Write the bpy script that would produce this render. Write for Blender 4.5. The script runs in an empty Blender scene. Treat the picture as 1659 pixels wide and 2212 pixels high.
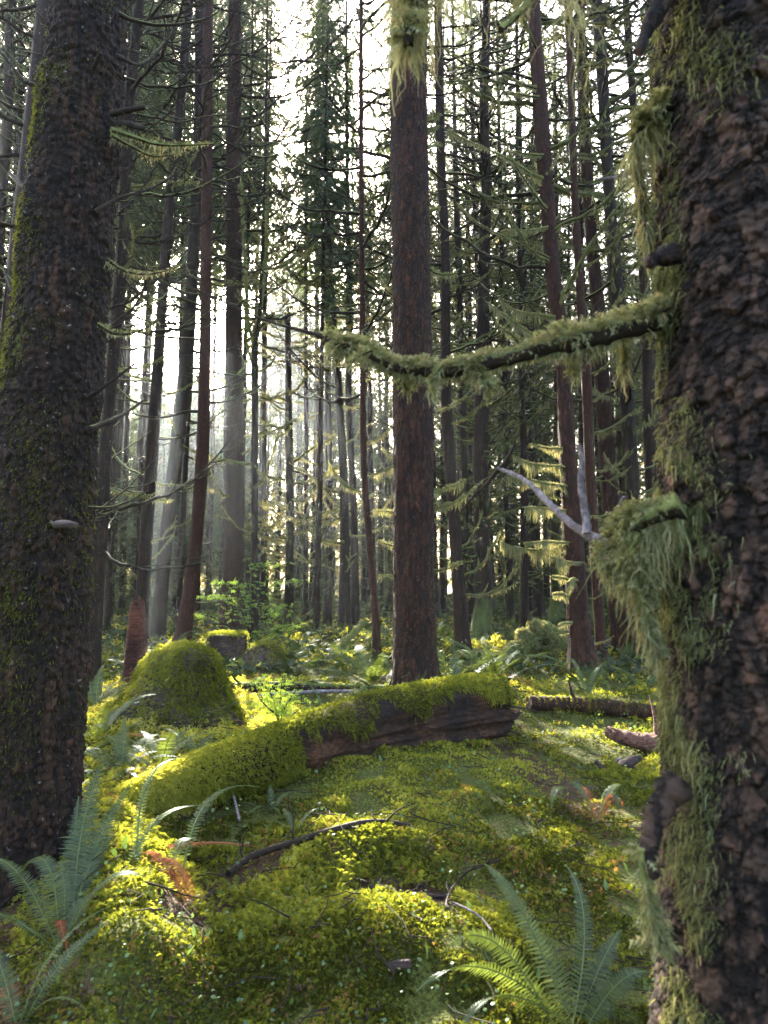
import bpy, math, random
import numpy as np
from mathutils import Vector

R = math.radians
rng = np.random.default_rng(7)
random.seed(7)
sc = bpy.context.scene
COL = sc.collection

# ------------------------------------------------------------------ camera
W_, H_ = 1659.0, 2212.0
FPX = 1495.0
PITCH = R(5.5)
EYE = 1.55
CP, SP = math.cos(PITCH), math.sin(PITCH)

def ray(x, y):
    u = (x - W_ / 2) / FPX
    v = (H_ / 2 - y) / FPX
    return np.array([u, CP - SP * v, SP + CP * v])

def at(x, y, Y):
    d = ray(x, y)
    return np.array([0, 0, EYE]) + d * (Y / d[1])

# ------------------------------------------------------------------ noise
def _hash(ix, iy, iz, seed):
    h = (ix * 374761393 + iy * 668265263 + iz * 2147483647 + seed * 1274126177) & 0xFFFFFFFF
    h = ((h ^ (h >> 13)) * 1274126177) & 0xFFFFFFFF
    h = h ^ (h >> 16)
    return (h & 0xFFFF).astype(np.float64) / 65535.0

def vnoise(p, seed=0):
    p = np.asarray(p, float)
    i = np.floor(p).astype(np.int64)
    f = p - i
    f = f * f * (3 - 2 * f)
    r = 0
    for dx in (0, 1):
        wx = f[:, 0] if dx else 1 - f[:, 0]
        for dy in (0, 1):
            wy = f[:, 1] if dy else 1 - f[:, 1]
            for dz in (0, 1):
                wz = f[:, 2] if dz else 1 - f[:, 2]
                r = r + wx * wy * wz * _hash(i[:, 0] + dx, i[:, 1] + dy, i[:, 2] + dz, seed)
    return r

def fbm(p, seed=0, octv=4, gain=0.5):
    a, s, t = 1.0, 0, 0
    p = np.asarray(p, float)
    for k in range(octv):
        s = s + a * vnoise(p * (2 ** k), seed + k * 17)
        t += a
        a *= gain
    return s / t

def worley(u, v, seed, wrap=None):
    """F1, F2 distances and a random value per cell, u may wrap around a trunk"""
    iu, iv = np.floor(u).astype(np.int64), np.floor(v).astype(np.int64)
    f1 = np.full(u.shape, 9.0); f2 = np.full(u.shape, 9.0); cid = np.zeros(u.shape); off = np.zeros(u.shape)
    z = np.zeros_like(iu)
    for du in (-1, 0, 1):
        for dv in (-1, 0, 1):
            cu, cv = iu + du, iv + dv
            hu = cu % wrap if wrap else cu
            px = cu + _hash(hu, cv, z, seed)
            py = cv + _hash(hu, cv, z + 1, seed)
            d = np.hypot(px - u, py - v)
            closer = d < f1
            f2 = np.where(closer, f1, np.minimum(f2, d))
            cid = np.where(closer, _hash(hu, cv, z + 2, seed), cid)
            off = np.where(closer, v - py, off)
            f1 = np.where(closer, d, f1)
    return f1, f2, cid, off

# ------------------------------------------------------------------ terrain
def bump(x, y, cx, cy, sx, sy, h, rot=0):
    c, s = math.cos(rot), math.sin(rot)
    dx, dy = x - cx, y - cy
    a, b = c * dx + s * dy, -s * dx + c * dy
    return h * np.exp(-(a / sx) ** 2 - (b / sy) ** 2)

def ridge(x, y, ax, ay, bx, by, w, h):
    dx, dy = bx - ax, by - ay
    t = np.clip(((x - ax) * dx + (y - ay) * dy) / (dx * dx + dy * dy), 0, 1)
    d = np.hypot(x - ax - t * dx, y - ay - t * dy)
    return h * np.exp(-(d / w) ** 2)

def ground_z(x, y):
    x = np.atleast_1d(np.asarray(x, float)); y = np.atleast_1d(np.asarray(y, float))
    z = np.zeros_like(x)
    z += bump(x, y, 0.05, 5.6, 1.25, 1.35, 0.26)
    z += ridge(x, y, -1.75, 4.4, -0.95, 2.75, 0.26, 0.27)
    z += bump(x, y, -0.15, 3.85, 0.42, 0.28, 0.13)
    z += bump(x, y, 0.10, 2.95, 0.42, 0.28, 0.12)
    z += bump(x, y, 0.1, 3.55, 0.55, 0.16, -0.07)
    z += bump(x, y, 1.9, 6.2, 0.7, 1.3, -0.08)
    z += bump(x, y, 2.3, 4.5, 0.6, 0.8, 0.12)
    z += bump(x, y, -2.6, 7.2, 1.4, 0.9, 0.10)
    z += bump(x, y, 2.6, 13.0, 1.6, 0.8, 0.22)
    z += bump(x, y, -2.0, 16.0, 1.8, 1.2, 0.18)
    q = np.stack([x, y, 0 * x], 1)
    amp = np.clip(np.hypot(x, y) / 8, 0.6, 2.2)
    z += (fbm(q * 0.35, 3, 2) - 0.5) * 0.22 * np.clip(np.hypot(x, y) / 9, 0.25, 2.5)
    z += (fbm(q * 1.7, 5, 2) - 0.5) * 0.085 * amp
    z += (vnoise(q * 6.5, 9) - 0.5) * 0.035
    return z

_TS = np.geomspace(1.5, 130, 900)
def gnd(px, py, dz=0.0):
    """where the line of sight through a picture point meets the forest floor"""
    d = ray(px, py)
    o = np.array([0, 0, EYE])
    ts = _TS
    for _ in range(2):
        P = o + d * ts[:, None]
        below = np.nonzero(P[:, 2] <= ground_z(P[:, 0], P[:, 1]))[0]
        i = int(below[0]) if len(below) else len(ts) - 1
        t = ts[i]
        ts = np.linspace(ts[max(i - 1, 0)], ts[i], 40)
    p = o + d * t
    p[2] = ground_z(p[0], p[1])[0] + dz
    return p

# ------------------------------------------------------------------ mesh helpers
class MB:
    """collects vertices and faces, with two floats per vertex, and links ONE mesh"""
    def __init__(self):
        self.v, self.f3, self.f4, self.t, self.m = [], [], [], [], []
        self.n = 0
    def add(self, v, f, tone=0.5, moss=0.0):
        v = np.asarray(v, float).reshape(-1, 3)
        f = np.asarray(f, np.int64)
        self.v.append(v)
        if f.size:
            (self.f3 if f.shape[1] == 3 else self.f4).append(f + self.n)
        self.t.append(np.broadcast_to(np.asarray(tone, float), (len(v),)))
        self.m.append(np.broadcast_to(np.asarray(moss, float), (len(v),)))
        self.n += len(v)
        return self
    def mesh(self, name, mat, smooth=True, origin=None):
        me = bpy.data.meshes.new(name)
        v = np.concatenate(self.v) if self.v else np.zeros((0, 3))
        if origin is not None:
            v = v - np.asarray(origin)
        f3 = np.concatenate(self.f3) if self.f3 else np.zeros((0, 3), np.int64)
        f4 = np.concatenate(self.f4) if self.f4 else np.zeros((0, 4), np.int64)
        me.vertices.add(len(v)); me.vertices.foreach_set('co', v.astype(np.float32).ravel())
        nl = f3.size + f4.size
        me.loops.add(nl)
        me.loops.foreach_set('vertex_index', np.concatenate([f3.ravel(), f4.ravel()]).astype(np.int32))
        npoly = len(f3) + len(f4)
        me.polygons.add(npoly)
        ls = np.concatenate([np.arange(len(f3)) * 3, f3.size + np.arange(len(f4)) * 4]).astype(np.int32)
        me.polygons.foreach_set('loop_start', ls)
        try:
            me.polygons.foreach_set('loop_total', np.concatenate([np.full(len(f3), 3), np.full(len(f4), 4)]).astype(np.int32))
        except Exception:
            pass
        me.polygons.foreach_set('use_smooth', np.full(npoly, smooth))
        a = me.attributes.new('tone', 'FLOAT', 'POINT'); a.data.foreach_set('value', np.concatenate(self.t).astype(np.float32) if self.t else [])
        a = me.attributes.new('moss', 'FLOAT', 'POINT'); a.data.foreach_set('value', np.concatenate(self.m).astype(np.float32) if self.m else [])
        me.update(calc_edges=True)
        me.materials.append(mat)
        return me
    def build(self, name, mat, parent=None, smooth=True):
        org = np.array(parent.get('_org', parent.location)) if parent is not None else None
        me = self.mesh(name, mat, smooth, ORG.get(parent.name) if parent is not None else None)
        return link(name, me, parent)

ORG = {}
def link(name, data, parent=None):
    o = bpy.data.objects.new(name, data)
    COL.objects.link(o)
    if parent is not None:
        o.parent = parent
        if parent.name in ORG:
            ORG[o.name] = ORG[parent.name]
    return o

def thing(name, label, cat, loc, group=None):
    o = bpy.data.objects.new(name, None)
    COL.objects.link(o)
    o.empty_display_size = 0.2
    o.location = [float(c) for c in loc]
    ORG[o.name] = np.array(loc, float)
    tag(o, label, cat, group)
    return o

def tag(o, label=None, cat=None, group=None, kind=None):
    if label: o['label'] = label
    if cat: o['category'] = cat
    if group: o['group'] = group
    if kind: o['kind'] = kind
    return o

def smooth_path(pts, n):
    """Catmull-Rom through rows of any width, n samples per span"""
    p = np.asarray(pts, float)
    if len(p) < 3:
        t = np.linspace(0, 1, n + 1)[:, None]
        return p[0] + (p[-1] - p[0]) * t
    e = np.vstack([2 * p[0] - p[1], p, 2 * p[-1] - p[-2]])
    out = []
    for i in range(1, len(e) - 2):
        for k in range(n):
            t = k / n
            a, b, c, d = e[i - 1], e[i], e[i + 1], e[i + 2]
            out.append(0.5 * (2 * b + (c - a) * t + (2 * a - 5 * b + 4 * c - d) * t * t + (3 * b - a - 3 * c + d) * t ** 3))
    out.append(p[-1])
    return np.array(out)

def frames(P):
    T = np.gradient(P, axis=0)
    T /= np.linalg.norm(T, axis=1)[:, None] + 1e-12
    ref = np.array([0, 0, 1.0]) if abs(T[0][2]) < 0.8 else np.array([0, 1.0, 0])
    N = np.zeros_like(P)
    n = ref - T[0] * (ref @ T[0]); n /= np.linalg.norm(n)
    for i in range(len(P)):
        n = n - T[i] * (n @ T[i]); n /= np.linalg.norm(n) + 1e-12
        N[i] = n
    return T, N, np.cross(T, N)

def tube(mb, P, r, k=6, tone=0.5, moss=0.0, cap=True, jitter=0.0):
    P = np.asarray(P, float)
    r = np.broadcast_to(np.asarray(r, float), (len(P),)).copy()
    T, N, B = frames(P)
    a = np.arange(k) * 2 * math.pi / k
    rr = r[:, None] * np.ones(k)
    if jitter:
        rr = rr * (1 + jitter * (rng.random(rr.shape) - 0.5))
    V = P[:, None, :] + rr[..., None] * (np.cos(a)[None, :, None] * N[:, None, :] + np.sin(a)[None, :, None] * B[:, None, :])
    m = len(P)
    i = np.arange(m - 1)[:, None] * k; j = np.arange(k)[None, :]; j2 = (j + 1) % k
    F = np.stack([i + j, i + j2, i + k + j2, i + k + j], -1).reshape(-1, 4)
    tt = np.repeat(np.broadcast_to(np.asarray(tone, float), (m,)), k)
    mm = np.repeat(np.broadcast_to(np.asarray(moss, float), (m,)), k)
    mb.add(V.reshape(-1, 3), F, tt, mm)
    if cap:
        for e, row in ((0, 0), (m - 1, m - 1)):
            vv = np.vstack([V[row], P[e][None]])
            q = np.arange(k)
            fc = np.stack([q, (q + 1) % k, np.full(k, k)], 1)
            if e == 0: fc = fc[:, ::-1]
            mb.add(vv, fc, tt[row * k], mm[row * k])

def unit(v):
    return v / (np.linalg.norm(v, axis=-1, keepdims=True) + 1e-12)

def fronds(mb, P, D, L, tone, droop=0.4, pairs=3, width=0.36, side=None, fleshy=0.12, moss=0.0):
    """many small feather shaped sprigs: a tip leaflet and pairs of side leaflets each"""
    P = np.asarray(P, float); N = len(P)
    if not N: return
    D = unit(np.asarray(D, float)); L = np.broadcast_to(np.asarray(L, float), (N,))
    if side is None:
        rnd = rng.normal(size=(N, 3))
        side = unit(np.cross(D, rnd))
    G = np.array([0, 0, -1.0])
    def c(t):
        return P + D * (L * t)[:, None] + G * (droop * L * t * t)[:, None]
    tris = []
    ts = np.linspace(0.12, 0.78, pairs)
    for q, t in enumerate(ts):
        ln = width * (1 - 0.55 * t) * (0.75 + 0.5 * rng.random(N))
        for s in (-1, 1):
            a, b = c(t - fleshy * .6), c(t + fleshy)
            tip = c(min(t + 0.24, 1.0)) + side * (s * ln * L)[:, None] + G * (0.12 * L * rng.random(N))[:, None]
            tris.append(np.stack([a, b, tip], 1))
    nrm = 0.07
    a, b, tip = c(0.0) - side * (L * nrm)[:, None], c(0.55) + side * (L * nrm * 1.3)[:, None], c(1.0)
    tris.append(np.stack([a, b, tip], 1))
    T = np.stack(tris, 1)
    nv = T.shape[1] * 3
    V = T.reshape(-1, 3)
    F = np.arange(len(V)).reshape(-1, 3)
    mb.add(V, F, np.repeat(np.broadcast_to(tone, (N,)), nv), np.repeat(np.broadcast_to(moss, (N,)), nv))

def strands(mb, P, L, w, tone, wig=0.25, seg=3, moss=0.0):
    """hanging threads of moss: thin tapering ribbons that wander as they fall"""
    P = np.asarray(P, float); N = len(P)
    if not N: return
    L = np.broadcast_to(np.asarray(L, float), (N,)); w = np.broadcast_to(np.asarray(w, float), (N,))
    th = rng.random(N) * 6.283
    S = np.stack([np.cos(th), np.sin(th), 0.25 * rng.normal(size=N)], 1)
    cur = P.copy(); rows = []
    dr = rng.normal(size=(N, 3)) * wig
    for k in range(seg + 1):
        ww = w * (1.0 - 0.8 * k / seg) * (0.7 + 0.6 * rng.random(N))
        rows += [cur - S * ww[:, None], cur + S * ww[:, None]]
        dr = dr * 0.6 + rng.normal(size=(N, 3)) * wig * 0.6
        step = np.array([0, 0, -1.0]) + dr * np.array([1, 1, 0.5])
        cur = cur + step * (L / seg)[:, None]
    V = np.stack(rows, 1).reshape(-1, 3)
    base = np.arange(N)[:, None, None] * (2 * seg + 2)
    k = np.arange(seg)[None, :, None] * 2
    F = (base + k + np.array([0, 1, 3, 2])[None, None, :]).reshape(-1, 4)
    mb.add(V, F, np.repeat(np.broadcast_to(tone, (N,)), 2 * seg + 2), moss)
# ------------------------------------------------------------------ materials
def newmat(name):
    m = bpy.data.materials.new(name); m.use_nodes = True
    nt = m.node_tree; nt.nodes.clear()
    out = nt.nodes.new('ShaderNodeOutputMaterial')
    return m, nt, out

def nd(nt, typ, **kw):
    n = nt.nodes.new(typ)
    for k, v in kw.items():
        if k.startswith('i_'):
            n.inputs[k[2:].replace('_', ' ')].default_value = v
        else:
            setattr(n, k, v)
    return n

def ramp(nt, fac, stops):
    r = nt.nodes.new('ShaderNodeValToRGB')
    el = r.color_ramp.elements
    while len(el) < len(stops): el.new(0.5)
    for e, (p, c) in zip(el, stops):
        e.position = p; e.color = (*c, 1)
    nt.links.new(fac, r.inputs[0])
    return r.outputs[0]

def mixc(nt, fac, a, b, mode='MIX'):
    m = nt.nodes.new('ShaderNodeMix'); m.data_type = 'RGBA'; m.blend_type = mode
    for s, v in ((m.inputs[0], fac), (m.inputs[6], a), (m.inputs[7], b)):
        if isinstance(v, (int, float)): s.default_value = v
        elif isinstance(v, tuple): s.default_value = (*v, 1)
        else: nt.links.new(v, s)
    return m.outputs[2]

def math_(nt, op, a, b=0.0, clamp=False):
    m = nt.nodes.new('ShaderNodeMath'); m.operation = op; m.use_clamp = clamp
    for s, v in ((m.inputs[0], a), (m.inputs[1], b)):
        if isinstance(v, (int, float)): s.default_value = v
        else: nt.links.new(v, s)
    return m.outputs[0]

def attr(nt, name):
    a = nt.nodes.new('ShaderNodeAttribute'); a.attribute_name = name
    return a.outputs['Fac']

def bark_mat(name, dark, mid, light, moss=(0.07, 0.09, 0.02), vscale=6.0, stretch=0.22, bump=0.6, fleck=0.35, mossbase=0.0, rough=0.85, top=0.0):
    m, nt, out = newmat(name)
    tc = nd(nt, 'ShaderNodeTexCoord')
    mp = nd(nt, 'ShaderNodeMapping'); mp.inputs['Scale'].default_value = (1, 1, stretch)
    nt.links.new(tc.outputs['Object'], mp.inputs['Vector'])
    n1 = nd(nt, 'ShaderNodeTexNoise'); n1.inputs['Scale'].default_value = vscale * 2.4; n1.inputs['Detail'].default_value = 8; n1.inputs['Roughness'].default_value = 0.65
    nt.links.new(mp.outputs[0], n1.inputs['Vector'])
    vo = nd(nt, 'ShaderNodeTexVoronoi'); vo.feature = 'DISTANCE_TO_EDGE'; vo.inputs['Scale'].default_value = vscale * 3.2
    wob = mixc(nt, 0.16, mp.outputs[0], n1.outputs['Color'])
    nt.links.new(wob, vo.inputs['Vector'])
    n2 = nd(nt, 'ShaderNodeTexNoise'); n2.inputs['Scale'].default_value = 38; n2.inputs['Detail'].default_value = 4
    nt.links.new(tc.outputs['Object'], n2.inputs['Vector'])
    n3 = nd(nt, 'ShaderNodeTexNoise'); n3.inputs['Scale'].default_value = 1.3; n3.inputs['Detail'].default_value = 3
    nt.links.new(tc.outputs['Object'], n3.inputs['Vector'])
    col = ramp(nt, n1.outputs['Fac'], [(0.28, dark), (0.52, mid), (0.78, light)])
    crack = ramp(nt, vo.outputs['Distance'], [(0.0, (0, 0, 0)), (0.14, (1, 1, 1))])
    col = mixc(nt, crack, dark, col)
    pale = ramp(nt, n2.outputs['Fac'], [(0.66, (0, 0, 0)), (0.72, (1, 1, 1))])
    pale = mixc(nt, 1.0, pale, (fleck, fleck, fleck), 'MULTIPLY')
    col = mixc(nt, pale, col, (0.24, 0.23, 0.20))
    mo = math_(nt, 'ADD', attr(nt, 'moss'), mossbase)
    if top:
        gm = nd(nt, 'ShaderNodeNewGeometry'); sx = nd(nt, 'ShaderNodeSeparateXYZ'); nt.links.new(gm.outputs['Normal'], sx.inputs[0])
        mo = math_(nt, 'ADD', mo, math_(nt, 'MULTIPLY', math_(nt, 'SUBTRACT', sx.outputs[2], 0.35), top))
    sel = math_(nt, 'ADD', math_(nt, 'MULTIPLY', n3.outputs['Fac'], 0.9), math_(nt, 'MULTIPLY', n1.outputs['Fac'], 0.5))
    tn = attr(nt, 'tone')
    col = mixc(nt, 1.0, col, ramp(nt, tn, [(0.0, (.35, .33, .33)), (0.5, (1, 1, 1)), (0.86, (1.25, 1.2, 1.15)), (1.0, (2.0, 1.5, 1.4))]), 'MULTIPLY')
    mfac = ramp(nt, math_(nt, 'ADD', math_(nt, 'SUBTRACT', mo, 0.5), math_(nt, 'SUBTRACT', sel, 0.3)), [(0.35, (0, 0, 0)), (0.55, (1, 1, 1))])
    mcol = mixc(nt, n2.outputs['Fac'], tuple(c * 0.5 for c in moss), tuple(c * 1.5 for c in moss))
    col = mixc(nt, mfac, col, mcol)
    b1 = nd(nt, 'ShaderNodeBump'); b1.inputs['Strength'].default_value = bump; b1.inputs['Distance'].default_value = 0.02
    h = math_(nt, 'ADD', n1.outputs['Fac'], math_(nt, 'MULTIPLY', crack, 0.8))
    h = math_(nt, 'ADD', h, math_(nt, 'MULTIPLY', n2.outputs['Fac'], 0.5))
    nt.links.new(h, b1.inputs['Height'])
    p = nd(nt, 'ShaderNodeBsdfPrincipled'); p.inputs['Roughness'].default_value = rough
    p.inputs['Specular IOR Level'].default_value = 0.25
    nt.links.new(col, p.inputs['Base Color']); nt.links.new(b1.outputs[0], p.inputs['Normal'])
    nt.links.new(p.outputs[0], out.inputs[0])
    return m

def leaf_mat(name, stops, trans=0.45, tint=(1.15, 1.1, 0.6), gloss=0.0, rough=0.4):
    """thin plant tissue: colour from the 'tone' of each sprig, some light passes through"""
    m, nt, out = newmat(name)
    col = ramp(nt, attr(nt, 'tone'), stops)
    d = nd(nt, 'ShaderNodeBsdfDiffuse'); nt.links.new(col, d.inputs[0])
    t = nd(nt, 'ShaderNodeBsdfTranslucent'); nt.links.new(mixc(nt, 1.0, col, tint, 'MULTIPLY'), t.inputs[0])
    mx = nd(nt, 'ShaderNodeMixShader'); mx.inputs[0].default_value = trans
    nt.links.new(d.outputs[0], mx.inputs[1]); nt.links.new(t.outputs[0], mx.inputs[2])
    last = mx.outputs[0]
    if gloss:
        g = nd(nt, 'ShaderNodeBsdfGlossy'); g.inputs['Roughness'].default_value = rough; g.inputs[0].default_value = (0.9, 0.95, 1.0, 1)
        m2 = nd(nt, 'ShaderNodeMixShader'); m2.inputs[0].default_value = gloss
        nt.links.new(last, m2.inputs[1]); nt.links.new(g.outputs[0], m2.inputs[2]); last = m2.outputs[0]
    nt.links.new(last, out.inputs[0])
    return m

def ground_mat():
    m, nt, out = newmat('forest_soil')
    tc = nd(nt, 'ShaderNodeTexCoord')
    n1 = nd(nt, 'ShaderNodeTexNoise'); n1.inputs['Scale'].default_value = 9; n1.inputs['Detail'].default_value = 8
    n2 = nd(nt, 'ShaderNodeTexNoise'); n2.inputs['Scale'].default_value = 60; n2.inputs['Detail'].default_value = 5
    for n in (n1, n2): nt.links.new(tc.outputs['Object'], n.inputs['Vector'])
    green = ramp(nt, n2.outputs['Fac'], [(0.3, (0.02, 0.024, 0.006)), (0.55, (0.062, 0.068, 0.014)), (0.8, (0.12, 0.12, 0.028))])
    brown = ramp(nt, n2.outputs['Fac'], [(0.3, (0.015, 0.01, 0.006)), (0.6, (0.07, 0.04, 0.022)), (0.8, (0.14, 0.08, 0.05))])
    f = ramp(nt, math_(nt, 'ADD', n1.outputs['Fac'], math_(nt, 'SUBTRACT', attr(nt, 'moss'), 0.5)), [(0.42, (0, 0, 0)), (0.55, (1, 1, 1))])
    col = mixc(nt, f, brown, green)
    b = nd(nt, 'ShaderNodeBump'); b.inputs['Strength'].default_value = 0.9; b.inputs['Distance'].default_value = 0.03
    nt.links.new(math_(nt, 'ADD', n1.outputs['Fac'], n2.outputs['Fac']), b.inputs['Height'])
    p = nd(nt, 'ShaderNodeBsdfPrincipled'); p.inputs['Roughness'].default_value = 0.95; p.inputs['Specular IOR Level'].default_value = 0.1
    nt.links.new(col, p.inputs['Base Color']); nt.links.new(b.outputs[0], p.inputs['Normal'])
    nt.links.new(p.outputs[0], out.inputs[0])
    return m

def rot_mat(name, a, b, c, scale=3.0):
    """rotten wood: splintery fibres along the mesh 'tone' coordinate"""
    m, nt, out = newmat(name)
    tc = nd(nt, 'ShaderNodeTexCoord')
    mp = nd(nt, 'ShaderNodeMapping'); mp.inputs['Scale'].default_value = (0.35, 3.0, 3.6)
    nt.links.new(tc.outputs['Object'], mp.inputs['Vector'])
    n1 = nd(nt, 'ShaderNodeTexNoise'); n1.inputs['Scale'].default_value = scale * 4; n1.inputs['Detail'].default_value = 9; n1.inputs['Roughness'].default_value = 0.7
    nt.links.new(mp.outputs[0], n1.inputs['Vector'])
    n2 = nd(nt, 'ShaderNodeTexNoise'); n2.inputs['Scale'].default_value = 2.5; n2.inputs['Detail'].default_value = 3
    nt.links.new(tc.outputs['Object'], n2.inputs['Vector'])
    f = math_(nt, 'ADD', n1.outputs['Fac'], math_(nt, 'MULTIPLY', math_(nt, 'SUBTRACT', n2.outputs['Fac'], 0.5), 0.7))
    col = ramp(nt, f, [(0.32, a), (0.52, b), (0.72, c)])
    bp = nd(nt, 'ShaderNodeBump'); bp.inputs['Strength'].default_value = 1.0; bp.inputs['Distance'].default_value = 0.03
    nt.links.new(n1.outputs['Fac'], bp.inputs['Height'])
    p = nd(nt, 'ShaderNodeBsdfPrincipled'); p.inputs['Roughness'].default_value = 0.8; p.inputs['Specular IOR Level'].default_value = 0.25
    nt.links.new(col, p.inputs['Base Color']); nt.links.new(bp.outputs[0], p.inputs['Normal'])
    nt.links.new(p.outputs[0], out.inputs[0])
    return m

M = {}
M['soil'] = ground_mat()
M['bark_grey'] = bark_mat('spruce_bark_grey', (0.0044, 0.0018, 0.0008), (0.0229, 0.0100, 0.0043), (0.0546, 0.0255, 0.0119), moss=(0.085, 0.095, 0.025), fleck=0.6)
M['bark_brown'] = bark_mat('spruce_bark_brown', (0.0078, 0.0027, 0.0010), (0.0372, 0.0124, 0.0045), (0.0745, 0.0261, 0.0098), fleck=0.3)
M['bark_red'] = bark_mat('spruce_bark_reddish', (0.0113, 0.0038, 0.0016), (0.0491, 0.0160, 0.0062), (0.0905, 0.0333, 0.0145), vscale=9, stretch=0.5, fleck=0.35)
M['bark_plate'] = bark_mat('old_bark_plates', (0.0058, 0.0034, 0.0023), (0.0441, 0.0245, 0.0156), (0.1021, 0.0568, 0.0369), moss=(0.075, 0.08, 0.026), vscale=5, stretch=0.7, bump=0.8, fleck=0.05)
M['bark_far'] = bark_mat('bark_dark', (0.0061, 0.0027, 0.0013), (0.0229, 0.0100, 0.0045), (0.0481, 0.0221, 0.0098), fleck=0.2, bump=0.3, top=.5)
M['bark_mossy'] = bark_mat('mossy_bark', (0.0060, 0.0032, 0.0014), (0.0228, 0.0120, 0.0051), (0.0415, 0.0239, 0.0103), moss=(0.11, 0.125, 0.03), mossbase=0.05, fleck=0.1)
M['branch'] = bark_mat('dead_branch_bark', (0.0067, 0.0038, 0.0018), (0.0264, 0.0146, 0.0077), (0.0566, 0.0333, 0.0180), moss=(0.13, 0.14, 0.04), vscale=12, stretch=1.0, bump=0.3, mossbase=0.0, top=.5)
M['deadwood'] = bark_mat('bare_grey_wood', (0.06, 0.045, 0.045), (0.19, 0.155, 0.155), (0.32, 0.28, 0.27), vscale=9, stretch=0.6, bump=0.35, fleck=0.0)
M['moss'] = leaf_mat('carpet_moss', [(0.0, (0.042, 0.045, 0.008)), (0.3, (0.155, 0.164, 0.026)), (0.6, (0.305, 0.295, 0.046)), (0.85, (0.43, 0.40, 0.08)), (1.0, (0.25, 0.14, 0.06))], trans=0.60, tint=(1.08, 1.1, 0.6))
M['moss_hang'] = leaf_mat('hanging_moss', [(0.0, (0.055, 0.062, 0.024)), (0.5, (0.20, 0.205, 0.092)), (0.85, (0.36, 0.355, 0.20)), (1.0, (0.36, 0.25, 0.14))], trans=0.5, tint=(1.2, 1.1, 0.75))
M['fern'] = leaf_mat('sword_fern', [(0.0, (0.022, 0.032, 0.009)), (0.5, (0.058, 0.080, 0.021)), (1.0, (0.14, 0.17, 0.045))], trans=0.45, gloss=0.022, rough=0.45)
M['fern_dead'] = leaf_mat('dead_fern', [(0.0, (0.07, 0.022, 0.012)), (0.5, (0.20, 0.065, 0.03)), (1.0, (0.32, 0.15, 0.075))], trans=0.3)
M['needles'] = leaf_mat('spruce_needles', [(0.0, (0.03, 0.045, 0.03)), (0.5, (0.085, 0.11, 0.07)), (0.85, (0.15, 0.17, 0.10)), (1.0, (0.18, 0.13, 0.08))], trans=0.5)
M['hemlock'] = leaf_mat('sapling_leaves', [(0.0, (0.07, 0.14, 0.03)), (0.6, (0.16, 0.26, 0.05)), (1.0, (0.36, 0.42, 0.06))], trans=0.5)
M['sorrel'] = leaf_mat('small_ground_leaves', [(0.0, (0.05, 0.09, 0.025)), (0.6, (0.11, 0.17, 0.05)), (1.0, (0.22, 0.28, 0.06))], trans=0.45, gloss=0.02, rough=0.4)
M['rot_red'] = rot_mat('rotten_red_wood', (0.004, 0.002, 0.002), (0.030, 0.012, 0.005), (0.12, 0.048, 0.018))
M['rot_snag'] = rot_mat('red_snag_wood', (0.012, 0.004, 0.003), (0.075, 0.022, 0.012), (0.18, 0.062, 0.034))
M['rot_dark'] = rot_mat('rotten_dark_wood', (0.010, 0.007, 0.006), (0.05, 0.030, 0.024), (0.14, 0.085, 0.065))
M['rot_brown'] = rot_mat('splintered_brown_wood', (0.03, 0.014, 0.01), (0.15, 0.07, 0.045), (0.34, 0.19, 0.13))
M['fungus'] = rot_mat('fungus_brown', (0.05, 0.035, 0.03), (0.15, 0.10, 0.08), (0.28, 0.22, 0.19))

# ------------------------------------------------------------------ moss on surfaces
def sprig_cover(mb, P, Nrm, size, tone, up=0.45, spread=1.0, pairs=3, droop=0.35):
    D = Nrm * 0.55 + rng.normal(size=P.shape) * 0.55 * spread + np.array([0, 0, up])
    fronds(mb, P, D, size, tone, droop=droop, pairs=pairs)

def tone_at(P, seed, lo=0.15, hi=0.85, fine=0.25):
    t = fbm(P * 1.1, seed, 3)
    t = np.clip((t - 0.3) / 0.4, 0, 1)
    return np.clip(lo + (hi - lo) * t + fine * (rng.random(len(P)) - 0.5), 0, 0.92)
# ------------------------------------------------------------------ light
SUN_AZ, SUN_EL = R(-17.5), R(24.5)          # behind the wood, to the left
SUN = np.array([math.sin(SUN_AZ) * math.cos(SUN_EL), math.cos(SUN_AZ) * math.cos(SUN_EL), math.sin(SUN_EL)])
PERP = np.array([math.cos(SUN_AZ), -math.sin(SUN_AZ)])
ALONG = np.array([math.sin(SUN_AZ), math.cos(SUN_AZ)])

def make_light():
    w = bpy.data.worlds.new('World'); sc.world = w; w.use_nodes = True
    nt = w.node_tree; nt.nodes.clear()
    sky = nt.nodes.new('ShaderNodeTexSky'); sky.sky_type = 'NISHITA'; sky.sun_disc = False
    sky.sun_elevation = SUN_EL; sky.sun_rotation = SUN_AZ
    sky.air_density = 1.0; sky.dust_density = 6.0; sky.ozone_density = 0.6
    bg = nt.nodes.new('ShaderNodeBackground'); bg.inputs[1].default_value = SKY_STRENGTH
    out = nt.nodes.new('ShaderNodeOutputWorld')
    nt.links.new(sky.outputs[0], bg.inputs[0]); nt.links.new(bg.outputs[0], out.inputs[0])
    l = bpy.data.lights.new('sun', 'SUN'); l.energy = SUN_STRENGTH; l.angle = R(0.5); l.color = (1.0, 0.93, 0.80)
    o = bpy.data.objects.new('sun', l); COL.objects.link(o)
    o.rotation_mode = 'QUATERNION'; o.rotation_quaternion = Vector(SUN).to_track_quat('Z', 'Y')
    o.location = (-20, 60, 40)
SKY_STRENGTH, SUN_STRENGTH, EXPOSURE, HAZE = 0.15, 5.0, 3.72, 0.00055
make_light()

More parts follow.
